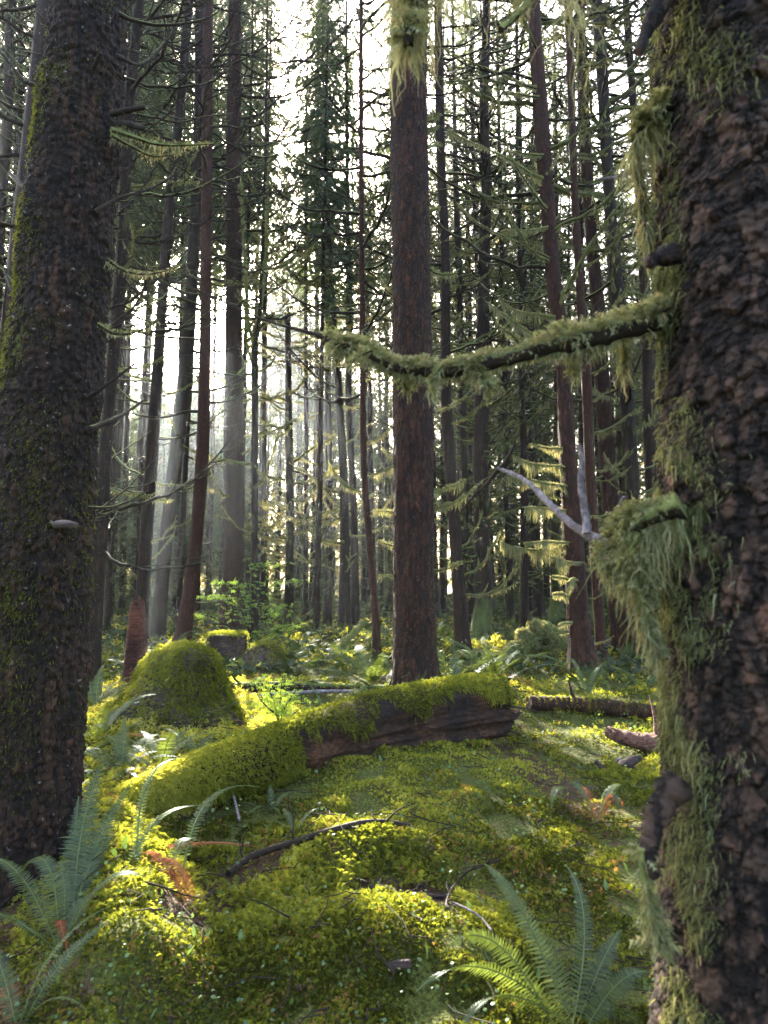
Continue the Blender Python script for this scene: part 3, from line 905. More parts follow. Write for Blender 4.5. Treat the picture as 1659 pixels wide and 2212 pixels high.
# the old trunk at the right edge, close to the camera
def near_right():
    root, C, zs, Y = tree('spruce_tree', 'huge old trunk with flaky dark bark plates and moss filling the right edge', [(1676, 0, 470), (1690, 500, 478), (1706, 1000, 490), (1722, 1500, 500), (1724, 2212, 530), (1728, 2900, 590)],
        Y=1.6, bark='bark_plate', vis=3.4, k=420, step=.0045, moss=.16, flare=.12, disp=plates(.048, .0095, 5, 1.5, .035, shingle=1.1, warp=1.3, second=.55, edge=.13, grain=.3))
    tr = [o for o in root.children if o.name.startswith('trunk')][0]
    def mask(v, n):
        x, y, f = project(v)
        e = np.clip((1640 - x) / 200, 0, 1)
        w = np.clip(fbm(v * 5.0, 61, 3) * 6.0 - 3.6, 0, 1) * (.25 + .5 * e)
        w = w * (1 + 2.5 * np.exp(-((x - 1480) / 90) ** 2 - ((y - 1180) / 150) ** 2))
        w = w + 1.6 * np.exp(-((x - 1470) / 60) ** 2 - ((y - 1150) / 130) ** 2) * (fbm(v * 16, 8, 2) > .45)
        w = w + .45 * np.exp(-((x - 1500) / 45) ** 2) * (y > 1350) * (fbm(v * 12, 18, 2) > .5)
        w = w + .35 * np.exp(-((x - 1550) / 70) ** 2 - ((y - 130) / 70) ** 2)
        w = w + .10 * (x < 1475) * (fbm(v * 9, 28, 2) > .56)
        return w * (f > 0) * (y > -200) * (y < 2500) * (n[:, 1] < .35)
    trunk_moss(root, tr, .014, 24000, mask, .0, .60, hang=1500, hl=.05)
    # the big moss clothed limb that crosses the picture
    b = branch_px(root, [(1470, 660), (1420, 690), (1300, 722), (1200, 742), (1100, 765), (1000, 786), (920, 790), (862, 783), (800, 757), (740, 735), (690, 715)], 1.56, 1.85, .026, .010, moss=.55, fringe=.075, twigs=0, rough=.35, seed=5, dens=9, sprig=.021, fat=1.0, spread=.8, tn=.68)
    branch_px(root, [(735, 733), (690, 722), (640, 712), (560, 688), (480, 650), (400, 615), (362, 600)], 1.82, 2.0, .0055, .0022, moss=.1, twigs=0, seed=6, name='twig')
    for i, (pts, r0) in enumerate((([(1010, 785), (1040, 812), (1058, 848)], .005), ([(1130, 760), (1110, 728), (1075, 706)], .006), ([(1215, 742), (1236, 778), (1238, 812)], .005), ([(1330, 715), (1352, 760), (1346, 806)], .006), ([(800, 757), (770, 772), (748, 800)], .004), ([(955, 788), (930, 824), (938, 850)], .004))):
        branch_px(root, pts, 1.68, 1.66, r0, .0015, moss=.8, fringe=.06, seed=600 + i, dens=3, sprig=.018, twigs=2)
    branch_px(root, [(890, 780), (875, 815), (882, 840)], 1.78, 1.78, .012, .004, moss=1.0, fringe=.05, seed=7, dens=2)
    branch_px(root, [(745, 735), (722, 760), (718, 792)], 1.8, 1.8, .004, .002, moss=.8, fringe=.03, seed=8)
    # bare grey forked limb and the moss at its foot
    d = branch_px(root, [(1450, 1150), (1340, 1178), (1290, 1165), (1240, 1135), (1195, 1092), (1150, 1050), (1120, 1030), (1078, 1014)], 1.62, 2.1, .0155, .006, moss=0, mat='deadwood', seed=9, rough=.2)
    branch_px(root, [(1268, 1152), (1264, 1095), (1254, 1040), (1256, 990), (1252, 958)], 1.75, 1.8, .011, .006, moss=.2, mat='deadwood', seed=10, rough=.25)
    branch_px(root, [(1292, 1165), (1320, 1135), (1335, 1100), (1343, 1078), (1350, 1074)], 1.72, 1.74, .006, .003, moss=.1, mat='deadwood', seed=11)
    branch_px(root, [(1076, 1014), (1055, 1040), (1010, 1085), (985, 1120)], 2.1, 2.2, .006, .002, moss=.3, seed=12, twigs=3)
    branch_px(root, [(1080, 1012), (1098, 985), (1110, 960)], 2.1, 2.1, .006, .004, moss=.3, seed=13)
    branch_px(root, [(1470, 1090), (1410, 1120), (1370, 1140), (1342, 1175)], 1.50, 1.62, .028, .018, moss=.8, fringe=.17, rough=.5, seed=14, dens=16, sprig=.016, fat=1.3)
    branch_px(root, [(1365, 1150), (1372, 1230), (1390, 1330), (1410, 1420)], 1.56, 1.55, .020, .004, moss=.9, fringe=.09, rough=.5, seed=15, dens=9, sprig=.022)
    branch_px(root, [(1345, 1180), (1300, 1190), (1302, 1225), (1330, 1245), (1362, 1258)], 1.62, 1.6, .006, .004, moss=1.2, fringe=.05, seed=16, dens=4, sprig=.02)
    # broken stubs
    branch_px(root, [(1470, 1690), (1430, 1735), (1405, 1790), (1388, 1835), (1402, 1880)], 1.50, 1.46, .034, .010, moss=.3, mat='bark_plate', rough=.35, seed=17, name='branch_stub', k=14)
    branch_px(root, [(1386, 1832), (1390, 1900), (1404, 1980), (1412, 2060)], 1.45, 1.46, .010, .003, moss=1.1, fringe=.05, rough=.4, seed=18, dens=4, sprig=.022)
    branch_px(root, [(1470, -60), (1425, 5), (1402, 60), (1380, 112)], 1.5, 1.45, .030, .010, moss=.2, mat='bark_plate', rough=.35, seed=19, name='branch_stub', k=14)
    branch_px(root, [(1450, 225), (1395, 262), (1374, 310), (1384, 420), (1402, 560)], 1.58, 1.7, .018, .005, moss=.7, fringe=.14, rough=.4, seed=20, dens=6, sprig=.024, fat=.8)
    branch_px(root, [(1375, 365), (1335, 382), (1285, 388)], 1.66, 1.7, .008, .003, moss=.2, mat='deadwood', seed=21)
    branch_px(root, [(1460, 545), (1412, 560), (1404, 575)], 1.5, 1.5, .024, .012, moss=.4, mat='bark_plate', rough=.4, seed=22, name='branch_stub')
    # limb above the frame whose mossy end hangs into the picture
    o = branch_px(root, [(1480, -330), (1250, -230), (1020, -120), (915, -40), (893, 30), (884, 92)], 1.6, 1.5, .034, .014, moss=.5, fringe=.16, rough=.4, seed=23, dens=2.5, sprig=.022, fat=.7, tn=.75)
    branch_px(root, [(1180, -60), (1140, 8), (1108, 42), (1082, 66)], 1.55, 1.5, .010, .007, moss=.9, fringe=.03, rough=.4, seed=24, sprig=.018)
    mb = MB()
    xs = np.concatenate([rng.normal(885, 22, 260), rng.normal(1232, 9, 45), rng.normal(985, 30, 50), rng.normal(1130, 50, 30)])
    L = np.concatenate([.10 + .10 * rng.random(260) * (rng.random(260) < .35), .10 + .2 * rng.random(45), .05 + .07 * rng.random(50), .05 + .04 * rng.random(30)])
    y0 = np.concatenate([rng.uniform(-60, 60, 260), rng.uniform(-150, 40, 45), rng.uniform(-60, 10, 80)])
    P = np.array([at(x, y, 1.5 + .08 * rng.random()) for x, y in zip(xs, y0)])
    strands(mb, P, L, .0010 + .0016 * rng.random(len(P)), np.clip(.82 + .12 * rng.normal(size=len(P)), 0, .95), wig=.5, seg=8)
    P = np.array([at(x, y, 1.5) for x, y in ((865, 90), (880, 80), (900, 70), (872, 100))])
    strands(mb, P, np.array([.165, .10, .06, .19]), .005, .85, wig=.5, seg=12)
    mb.build('moss', M['moss_hang'], o, smooth=False)
near_right()

# the big trunk on the left
def near_left():
    root, C, zs, Y = tree('spruce_tree', 'big grey trunk at the left edge with mossy left flank and a shelf fungus', [(195, 0, 150), (172, 250, 165), (148, 500, 176), (126, 750, 184), (108, 960, 192), (86, 1300, 200), (62, 1600, 204), (42, 1790, 210), (32, 1890, 224)],
        bark='bark_grey', vis=6.5, k=200, step=.012, moss=.18, moss_side=math.pi * 1.1, flare=.18, foot=.0, disp=plates(.034, .012, 25, 1.2, .05, shingle=.9))
    tr = [o for o in root.children if o.name.startswith('trunk')][0]
    def mask(v, n):
        x, y, f = project(v)
        w = np.clip(fbm(v * 3.5, 62, 3) * 3 - 1.3, 0, 1) * np.clip(-n[:, 0] * .9 + .4, .10, 1)
        return w * (y > -100) * (n[:, 1] < .5)
    trunk_moss(root, tr, .012, 42000, mask, .02, .40, mat='moss')
    Y0 = Y - .15
    for i, (pts, r0, r1, mo, fr, tw) in enumerate([
        ([(240, 246), (275, 238), (313, 229)], .020, .012, .2, 0, 0), ([(240, 268), (280, 270), (309, 275)], .024, .016, .2, 0, 0),
        ([(240, 280), (280, 293), (336, 311), (392, 315), (462, 311)], .017, .005, 1.0, .07, 3), ([(240, 292), (294, 322), (336, 338), (400, 330)], .012, .004, .9, .05, 4),
        ([(130, 244), (106, 205), (87, 160)], .012, .007, .2, 0, 0), ([(194, 168), (206, 140), (219, 114)], .014, .010, .1, 0, 0),
        ([(110, 198), (62, 179), (42, 166), (0, 110), (-40, 60)], .016, .008, .4, 0, 2), ([(100, 440), (60, 410), (24, 376)], .017, .010, .2, 0, 0),
        ([(65, 498), (20, 487), (-40, 470)], .014, .008, .4, 0, 0), ([(205, 458), (260, 428), (308, 414), (360, 390), (410, 352)], .013, .004, .4, 0, 3),
        ([(190, 858), (230, 832), (262, 808), (306, 772)], .012, .005, .3, 0, 2), ([(195, 926), (240, 908), (272, 892), (313, 862)], .016, .007, .3, 0, 1),
        ([(190, 1096), (240, 1096), (282, 1082), (322, 1060)], .009, .003, .3, 0, 3), ([(55, 1204), (20, 1194), (-30, 1180)], .016, .009, .3, 0, 0),
        ([(97, 815), (75, 745), (50, 660)], .008, .004, .1, 0, 0), ([(60, 700), (30, 640), (10, 590)], .010, .006, .1, 0, 0),
        ([(255, 30), (300, 48), (360, 55), (440, 44), (480, 20)], .014, .004, .5, 0, 5), ([(250, 120), (300, 140), (340, 110), (380, 60)], .013, .005, .4, 0, 4),
        ([(230, 560), (270, 585), (330, 590), (400, 570)], .010, .003, .6, .05, 4), ([(210, 700), (250, 722), (300, 716), (345, 690)], .011, .004, .6, .04, 4)]):
        branch_px(root, pts, Y0, Y0 - .1 + .5 * g4.random() if pts[-1][0] < 350 else Y0 + .3, r0, r1, moss=mo, fringe=fr, twigs=tw, seed=40 + i, name='branch' if len(pts) > 3 else 'branch_stub', sprig=.02)
    # shelf fungus
    c = at(141, 1133, Y - .262)
    mb = MB()
    a = np.linspace(0, 2 * math.pi, 28, endpoint=False)
    prof = [(0.0, -.022), (.5, -.022), (.85, -.016), (1.0, -.003), (.97, .006), (.75, .014), (.4, .020), (0, .024)]
    V = np.array([[c[0] + .062 * q * math.cos(t) * (1 + .08 * math.sin(3 * t)), c[1] - .01 + .06 * q * math.sin(t), c[2] + h] for q, h in prof for t in a])
    n = 28; i = np.arange(len(prof) - 1)[:, None] * n; j = np.arange(n)[None, :]
    mb.add(V, np.stack([i + j, i + (j + 1) % n, i + n + (j + 1) % n, i + n + j], -1).reshape(-1, 4))
    mb.build('bracket_fungus', M['fungus'], root)
near_left()

# centre trunk
def centre():
    root, C, zs, Y = tree('spruce_tree', 'straight brown trunk in the middle, standing right behind the mossy rotten log', [(885, 0, 74), (884, 150, 76), (887, 450, 80), (889, 700, 82), (891, 913, 85), (894, 1163, 87), (896, 1388, 89), (900, 1500, 95)],
        Y=9.2, bark='bark_brown', vis=9.0, k=120, step=.03, moss=.28, flare=.25, disp=plates(.05, .012, 35, 2.6, .03))
    tr = [o for o in root.children if o.name.startswith('trunk')][0]
    def mask(v, n):
        return np.clip(fbm(v * 3.0, 63, 3) * 3 - 1.4, 0, 1) * (n[:, 1] < .5) * (.3 + 1.6 * np.exp(-v[:, 2] / .5) + .8 * (n[:, 0] > .6) + .5 * (v[:, 2] > 4.5))
    trunk_moss(root, tr, .018, 3500, mask, .0, .25, hang=150, hl=.05)
    for i, (pts, r0, r1, mo, fr, tw) in enumerate([
        ([(918, 102), (960, 100), (1004, 95), (1052, 55)], .022, .010, .4, 0, 2), ([(918, 205), (960, 204), (1000, 194)], .020, .009, .3, 0, 0),
        ([(918, 262), (940, 258), (948, 250)], .026, .014, 1.1, .1, 0), ([(920, 288), (938, 280), (950, 271)], .022, .010, 1.1, .08, 0), ([(922, 318), (940, 314), (950, 311)], .022, .012, 1.1, .08, 0),
        ([(926, 578), (945, 590), (968, 593), (990, 590)], .024, .010, 1.1, .14, 0), ([(932, 1066), (960, 1056), (985, 1048), (1010, 1035)], .012, .005, 1.1, .20, 0),
        ([(932, 1100), (960, 1094), (995, 1078), (1050, 1033)], .011, .005, .9, .14, 2), ([(936, 1234), (970, 1228), (1002, 1214)], .012, .006, .4, .05, 0),
        ([(926, 455), (945, 450), (952, 446)], .024, .014, 1.0, .06, 0), ([(852, 480), (838, 470), (815, 466)], .016, .006, .4, 0, 0), ([(854, 640), (836, 628), (820, 600)], .014, .006, .6, .05, 1),
        ([(856, 930), (840, 918), (800, 905)], .011, .005, .4, 0, 0), ([(856, 1000), (838, 985), (822, 962)], .012, .006, .9, .06, 0), ([(858, 1110), (835, 1104), (805, 1106)], .012, .005, .9, .09, 0), ([(860, 1250), (840, 1244), (815, 1246)], .011, .005, .9, .08, 0),
        ([(850, 300), (830, 290), (790, 270)], .014, .005, .5, .04, 2), ([(848, 200), (820, 190), (780, 200)], .013, .005, .5, .04, 3), ([(850, 1180), (836, 1176), (818, 1170)], .012, .006, .9, .09, 0),
        ([(930, 900), (970, 880), (1010, 855)], .010, .004, .5, .05, 2), ([(932, 760), (975, 740), (1010, 705)], .010, .004, .4, .0, 3)]):
        branch_px(root, pts, Y, Y - .3 + .6 * g4.random(), r0, r1, moss=mo, fringe=fr, twigs=tw, seed=80 + i, name='branch', sprig=.04)
centre()

A = 'bare'; B = 'mossy'; Fz = 'fringe'; S_ = 'stub'
LIST = [
 # name, label, path, Y, bark, spec, kw
 ('spruce_tree', 'dark leaning trunk half hidden behind the big grey trunk at left', [(112, 0, 52), (80, 280, 54), (48, 560, 56), (18, 830, 56), (-12, 1100, 56), (-50, 1460, 62)], 9.0, 'bark_grey', [(A, 48, -200, 1200, 1.2, 2.4, 0)], dict(moss=.25)),
 ('spruce_tree', 'thin grey trunk just right of the big grey trunk', [(301, 0, 20), (276, 250, 24), (266, 500, 24), (252, 680, 27), (232, 913, 25), (215, 1163, 33), (204, 1363, 32), (197, 1500, 38)], None, 'bark_grey', [(A, 41, -300, 1200, 1.1, 2.0, 0), (B, 7, 400, 1250, .6, 1.1, 0)], dict(moss=.3)),
 ('spruce_tree', 'slim dark trunk rising behind the broken red snag', [(408, 0, 19), (387, 250, 19), (366, 450, 21), (347, 700, 22), (333, 913, 25), (316, 1163, 27), (308, 1300, 29), (302, 1392, 32)], None, 'bark_far', [(A, 48, -300, 1100, 1.2, 2.4, 0), (B, 9, 300, 1300, .6, 1.3, 0)], dict(moss=.3)),
 ('spruce_tree', 'blackish trunk leaning right beside the reddish curved trunk', [(432, 0, 20), (428, 300, 20), (419, 500, 23), (411, 663, 26), (389, 913, 32), (359, 1163, 29), (341, 1363, 32), (338, 1388, 36)], None, 'bark_far', [(A, 45, -300, 1000, 1.2, 2.4, 0), (B, 8, 500, 1300, .6, 1.1, 0)], dict(moss=.3)),
 ('spruce_tree', 'reddish trunk curving up to the right, dotted with branch scars', [(450, 0, 22), (447, 300, 23), (444, 663, 24), (440, 913, 26), (432, 1063, 27), (418, 1213, 29), (397, 1363, 34), (387, 1408, 40)], None, 'bark_red', [(A, 48, -300, 900, 1.0, 2.2, 0), (A, 11, 900, 1300, .5, 1.0, 0)], dict(moss=.1)),
 ('spruce_tree', 'straight dark brown trunk above the flat mossy stump', [(508, 0, 27), (505, 300, 32), (505, 663, 36), (508, 913, 38), (506, 1163, 42), (500, 1300, 47), (497, 1372, 55)], None, 'bark_brown', [(A, 48, -400, 700, 1.6, 3.0, 0), (B, 14, 500, 1250, .8, 1.5, 1)], dict(moss=.22)),
 ('maple_tree', 'slender mossy tree splitting into upright stems beside the dark brown trunk', [(566, 560, 6), (561, 680, 9), (551, 748, 13), (551, 900, 14), (550, 1100, 14), (549, 1280, 15), (549, 1385, 19)], None, 'bark_mossy', [(B, 12, 300, 1200, .6, 1.4, 0)], dict(moss=.3, height=15)),
 ('spruce_tree', 'narrow dark trunk behind the slender mossy forked tree', [(572, 500, 9), (571, 800, 11), (570, 1100, 12), (569, 1359, 16)], None, 'bark_far', [(A, 12, 0, 1000, 1.2, 2.2, 0), (B, 16, 400, 1300, .5, 1.2, 0)], dict(moss=.3)),
 ('dead_tree', 'dead mossy snag with a broken top and upswept stubby branches', [(622, 678, 12), (623, 800, 13), (624, 950, 16), (626, 1100, 17), (625, 1250, 19), (623, 1368, 26)], None, 'bark_mossy', [(A, 10, 700, 1100, 1.2, 2.4, 0), (B, 40, 680, 1200, 1.0, 1.9, 0), (S_, 22, 1000, 1340, .4, .8, 0)], dict(moss=.35, height=0)),
 ('spruce_tree', 'slim trunk left of two crooked grey trunks in the hazy middle', [(661, 500, 8), (661, 800, 9), (661, 1100, 10), (660, 1325, 13)], 25, 'bark_far', [(A, 14, -100, 1000, 1.2, 2.6, 0), (B, 19, 300, 1250, .8, 1.6, 0)], dict(moss=.3)),
 ('spruce_tree', 'very slim dark trunk standing in the light shaft', [(684, 500, 8), (686, 900, 9), (687, 1322, 12)], 27, 'bark_far', [(B, 16, 300, 1250, .8, 1.6, 0)], dict(moss=.3)),
 ('spruce_tree', 'dark trunk lit by haze next to the crooked grey trunk', [(706, 500, 11), (709, 900, 14), (709, 1100, 15), (708, 1330, 19)], 24, 'bark_far', [(A, 14, -100, 1000, 1.2, 2.6, 0), (B, 21, 300, 1250, .8, 1.8, 0)], dict(moss=.35)),
 ('alder_tree', 'crooked pale grey trunk with scattered bent branches', [(706, 440, 9), (714, 566, 11), (719, 660, 12), (726, 762, 14), (734, 880, 17), (741, 1000, 18), (744, 1150, 20), (744, 1353, 26)], 20, 'bark_grey', [(A, 26, 100, 900, 1.0, 2.6, 0), (B, 19, 500, 1250, .8, 1.9, 0)], dict(moss=.3, height=19)),
 ('spruce_tree', 'grey trunk close on the right of the crooked pale trunk', [(750, 400, 9), (754, 650, 12), (753, 860, 14), (764, 1100, 15), (768, 1340, 20)], 20.5, 'bark_grey', [(A, 26, 0, 800, 1.0, 2.0, 0), (B, 16, 500, 1250, .6, 1.4, 0)], dict(moss=.3)),
 ('spruce_tree', 'thin leaning sapling trunk with one brightly sunlit edge', [(780, 0, 9), (780, 300, 10), (781, 500, 11), (783, 678, 12), (784, 863, 13), (787, 1031, 14), (801, 1199, 15), (810, 1320, 16), (815, 1424, 19)], None, 'bark_red', [(A, 48, -200, 850, 1.0, 2.2, 0), (Fz, 9, 850, 1380, .35, .8, 0)], dict(moss=.25)),
 ('spruce_tree', 'slim dark trunk close on the right of the middle trunk', [(948, 120, 19), (953, 350, 19), (962, 550, 20), (963, 800, 21), (966, 913, 25), (984, 1163, 26), (998, 1363, 32), (1003, 1418, 38)], None, 'bark_far', [(A, 30, -300, 800, 1.0, 2.0, 0), (B, 16, 500, 1300, .5, 1.1, 1)], dict(moss=.3)),
 ('spruce_tree', 'mossy narrow trunk with many upswept branches behind the slim dark trunk', [(985, 400, 12), (993, 663, 15), (1000, 913, 15), (1007, 1113, 16), (1018, 1303, 18), (1024, 1356, 24)], None, 'bark_mossy', [(A, 16, -100, 1000, 1.2, 2.4, 0), (B, 48, 500, 1150, 1.0, 2.2, 0), (S_, 14, 1100, 1340, .4, .9, 0)], dict(moss=.3)),
 ('spruce_tree', 'thin mossy trunk in deep shade midway to the red trunk', [(1080, 400, 9), (1086, 700, 11), (1091, 950, 13), (1098, 1200, 14), (1103, 1322, 18)], 23, 'bark_mossy', [(A, 16, 0, 1100, 1.2, 2.4, 0), (B, 43, 400, 1280, .9, 1.8, 0)], dict(moss=.25)),
 ('spruce_tree', 'dark trunk with mossy stubs behind the moss fringed branches', [(1122, 300, 12), (1134, 663, 15), (1147, 1000, 19), (1160, 1230, 21), (1167, 1346, 28)], None, 'bark_mossy', [(A, 18, -100, 1100, 1.2, 2.4, 0), (B, 40, 300, 1100, .9, 1.8, 0), (S_, 20, 1000, 1330, .4, .9, 0)], dict(moss=.25)),
 ('spruce_tree', 'narrow trunk clasping the right side of the red trunk', [(1228, 0, 17), (1231, 100, 17), (1240, 400, 17), (1255, 650, 18), (1267, 813, 22), (1274, 1013, 22), (1287, 1213, 22), (1297, 1380, 24), (1301, 1442, 30)], 11.3, 'bark_red', [(B, 21, -100, 1250, .5, 1.2, 1)], dict(moss=.3)),
 ('spruce_tree', 'wide dark trunk in shadow behind the red twin trunks', [(1252, 0, 20), (1263, 300, 26), (1276, 500, 26), (1292, 663, 28), (1303, 863, 34), (1312, 1013, 35), (1330, 1263, 37), (1345, 1395, 44)], 14.0, 'bark_brown', [(A, 26, -300, 500, 1.0, 2.0, 0), (B, 16, 300, 1300, .6, 1.2, 0)], dict(moss=.3)),
 ('spruce_tree', 'moss coated trunk with steep upswept branches left of the huge trunk', [(1287, 0, 24), (1300, 150, 25), (1311, 350, 24), (1322, 500, 26), (1336, 650, 29), (1351, 813, 33), (1361, 963, 30), (1371, 1113, 28), (1382, 1300, 34), (1388, 1395, 42)], 13.0, 'bark_mossy', [(A, 22, -250, 900, 1.2, 2.2, 0), (B, 36, -250, 750, 1.0, 1.9, 0), (Fz, 10, 650, 1200, .5, .9, 0), (S_, 10, 1000, 1350, .4, .7, 0)], dict(moss=.3)),
 ('spruce_tree', 'dark mossy trunk hard against the edge of the huge trunk', [(1352, 0, 14), (1370, 250, 16), (1385, 480, 20), (1398, 750, 26), (1405, 950, 30), (1416, 1200, 32), (1428, 1400, 36)], 13.6, 'bark_far', [(A, 10, -250, 900, 1.0, 1.8, 0), (B, 31, -200, 1250, .6, 1.4, 0)], dict(moss=.25)),
]
for i, (nm, lb, path, Y, bk, spec, kw) in enumerate(LIST):
    kw = dict(kw)
    h = kw.pop('height', 25.0 + 3 * g4.random())
    if h == 0:
        z = at(path[0][0], path[0][1], Y or gnd(path[-1][0], path[-1][1])[1])[2]; h = z + .25
    tree(nm, lb, path, Y, bk, height=h, crown=(.47 * Y + 1.2 if Y and Y >= 20 and h > 18 and path[0][0] < 770 else None), spec=spec, seed=300 + i, k=26, step=.16, vis=None, **kw)

# extra stems of the forked maple
mp = [o for o in bpy.data.objects if o.name.startswith('maple_tree')][0]
Ym = mp.location[1]
for i, pts in enumerate(([(551, 760), (538, 700), (531, 620), (524, 500), (520, 380)], [(551, 740), (563, 660), (572, 560), (575, 430), (590, 300)], [(551, 800), (533, 740), (528, 650)])):
    branch_px(mp, pts, Ym, Ym + .3 * i - .3, .055, .02, moss=.8, fringe=.06, seed=130 + i, mat='bark_mossy', twigs=4, name='stem', sprig=.05)

# the red trunk with moss fringed branches in the sun
def red_tree():
    root, C, zs, Y = tree('spruce_tree', 'red brown trunk with sunlit moss fringes hanging from its branches', [(1153, 0, 24), (1160, 150, 28), (1172, 300, 31), (1184, 450, 30), (1195, 600, 32), (1207, 700, 32), (1219, 813, 33), (1225, 963, 36), (1238, 1163, 43), (1252, 1363, 47), (1262, 1448, 62)],
        Y=10.9, bark='bark_red', height=26, vis=9, k=60, step=.06, moss=.25, flare=.3, disp=plates(.05, .008, 45, 1.8, .02),
        spec=[('bare', 16, -250, 800, 1.2, 2.4, 0), ('mossy', 14, -200, 700, .8, 1.6, 0), ('stub', 10, 1000, 1430, .3, .6, 0)])
    for i, (pts, r0, r1, mo, fr, tw, dy) in enumerate([
        ([(1216, 968), (1190, 968), (1166, 964), (1143, 958)], .018, .008, 1.1, .16, 0, 0), ([(1222, 1008), (1200, 1007), (1160, 1004), (1130, 996), (1103, 983)], .022, .008, 1.2, .24, 0, .1),
        ([(1226, 1050), (1207, 1048), (1180, 1045), (1148, 1038)], .022, .012, 1.2, .24, 0, -.2), ([(1200, 1060), (1137, 1043), (1115, 1036), (1092, 1026)], .016, .006, 1.1, .20, 0, .3),
        ([(1230, 1103), (1210, 1101), (1170, 1098), (1128, 1096)], .016, .008, 1.1, .22, 0, -.1), ([(1235, 1176), (1212, 1178), (1170, 1187), (1134, 1186), (1100, 1178), (1078, 1168)], .022, .008, 1.2, .26, 0, .1),
        ([(1236, 1172), (1200, 1172), (1160, 1172), (1130, 1176)], .018, .010, 1.2, .20, 0, -.25), ([(1262, 1217), (1240, 1216), (1215, 1211), (1201, 1203)], .014, .006, 1.1, .20, 0, -.3),
        ([(1226, 1250), (1205, 1246), (1192, 1244)], .020, .012, 1.2, .20, 0, -.2), ([(1245, 1256), (1236, 1252), (1227, 1258)], .022, .012, 1.2, .30, 0, -.35),
        ([(1230, 1290), (1212, 1282), (1192, 1284)], .016, .010, 1.1, .10, 0, 0), ([(1240, 1345), (1215, 1346), (1207, 1352)], .018, .012, 1.1, .12, 0, -.2),
        ([(1172, 388), (1140, 370), (1089, 340), (999, 300), (962, 280)], .024, .006, 1.1, .10, 5, -.4), ([(1160, 192), (1120, 178), (1080, 160), (995, 125), (937, 90)], .022, .006, .9, .08, 5, .3),
        ([(1180, 452), (1139, 395), (1099, 325), (1074, 200)], .020, .006, .8, .06, 4, -.3), ([(1188, 558), (1109, 520), (1029, 480), (984, 435)], .018, .005, .8, .05, 5, .2),
        ([(1200, 735), (1149, 720), (1104, 690), (1049, 650)], .024, .008, 1.1, .20, 3, -.2), ([(1200, 684), (1174, 682), (1109, 670), (1074, 645)], .022, .007, 1.1, .22, 3, .3),
        ([(1184, 490), (1150, 497), (1110, 498), (1080, 500)], .020, .008, 1.1, .14, 0, -.3), ([(1175, 335), (1140, 334), (1105, 330), (1075, 376)], .018, .006, 1.0, .10, 2, .2),
        ([(1165, 210), (1120, 203), (1090, 200)], .020, .008, 1.1, .12, 0, 0), ([(1180, 380), (1205, 340), (1222, 300), (1230, 255)], .018, .006, .9, .06, 2, .1), ([(1208, 660), (1222, 620), (1235, 590)], .022, .010, 1.2, .25, 0, -.2)]):
        branch_px(root, pts, Y - .1, Y - .1 + dy, r0, r1, moss=mo, fringe=fr, twigs=tw, seed=160 + i, sprig=.020, rough=.4, dens=2.6, tn=.72, wig=.2)  # fringe sprigs toned brighter, part of their sunlight is in the colour
red_tree()
# ------------------------------------------------------------------ fallen wood, stumps
def lay(pts, lift=0.02, sub=6):
    """points on the forest floor under picture points"""
    P = np.array([gnd(x, y, lift) for x, y in pts])
    return smooth_path(P, sub)

def surf_sprigs(mb, V, N, n, w, size, lo=.15, hi=.75, up=.3, lift=.0, pairs=3, droop=.45):
    w = np.clip(w, 0, 1)
    idx = rng.choice(len(V), size=n, p=w / w.sum())
    P = V[idx] + rng.normal(size=(n, 3)) * size * .3 + N[idx] * lift
    t = tone_at(P, 91, lo, hi, .3)
    sprig_cover(mb, P, N[idx], size * (.55 + .9 * rng.random(n)), t, up=up, pairs=pairs, droop=droop)

def vnormals(me):
    nn = np.zeros(len(me.vertices) * 3, np.float32); me.vertices.foreach_get('normal', nn)
    return nn.reshape(-1, 3)
def vcoords(me, root):
    v = np.zeros(len(me.vertices) * 3, np.float32); me.vertices.foreach_get('co', v)
    return v.reshape(-1, 3) + ORG[root.name]

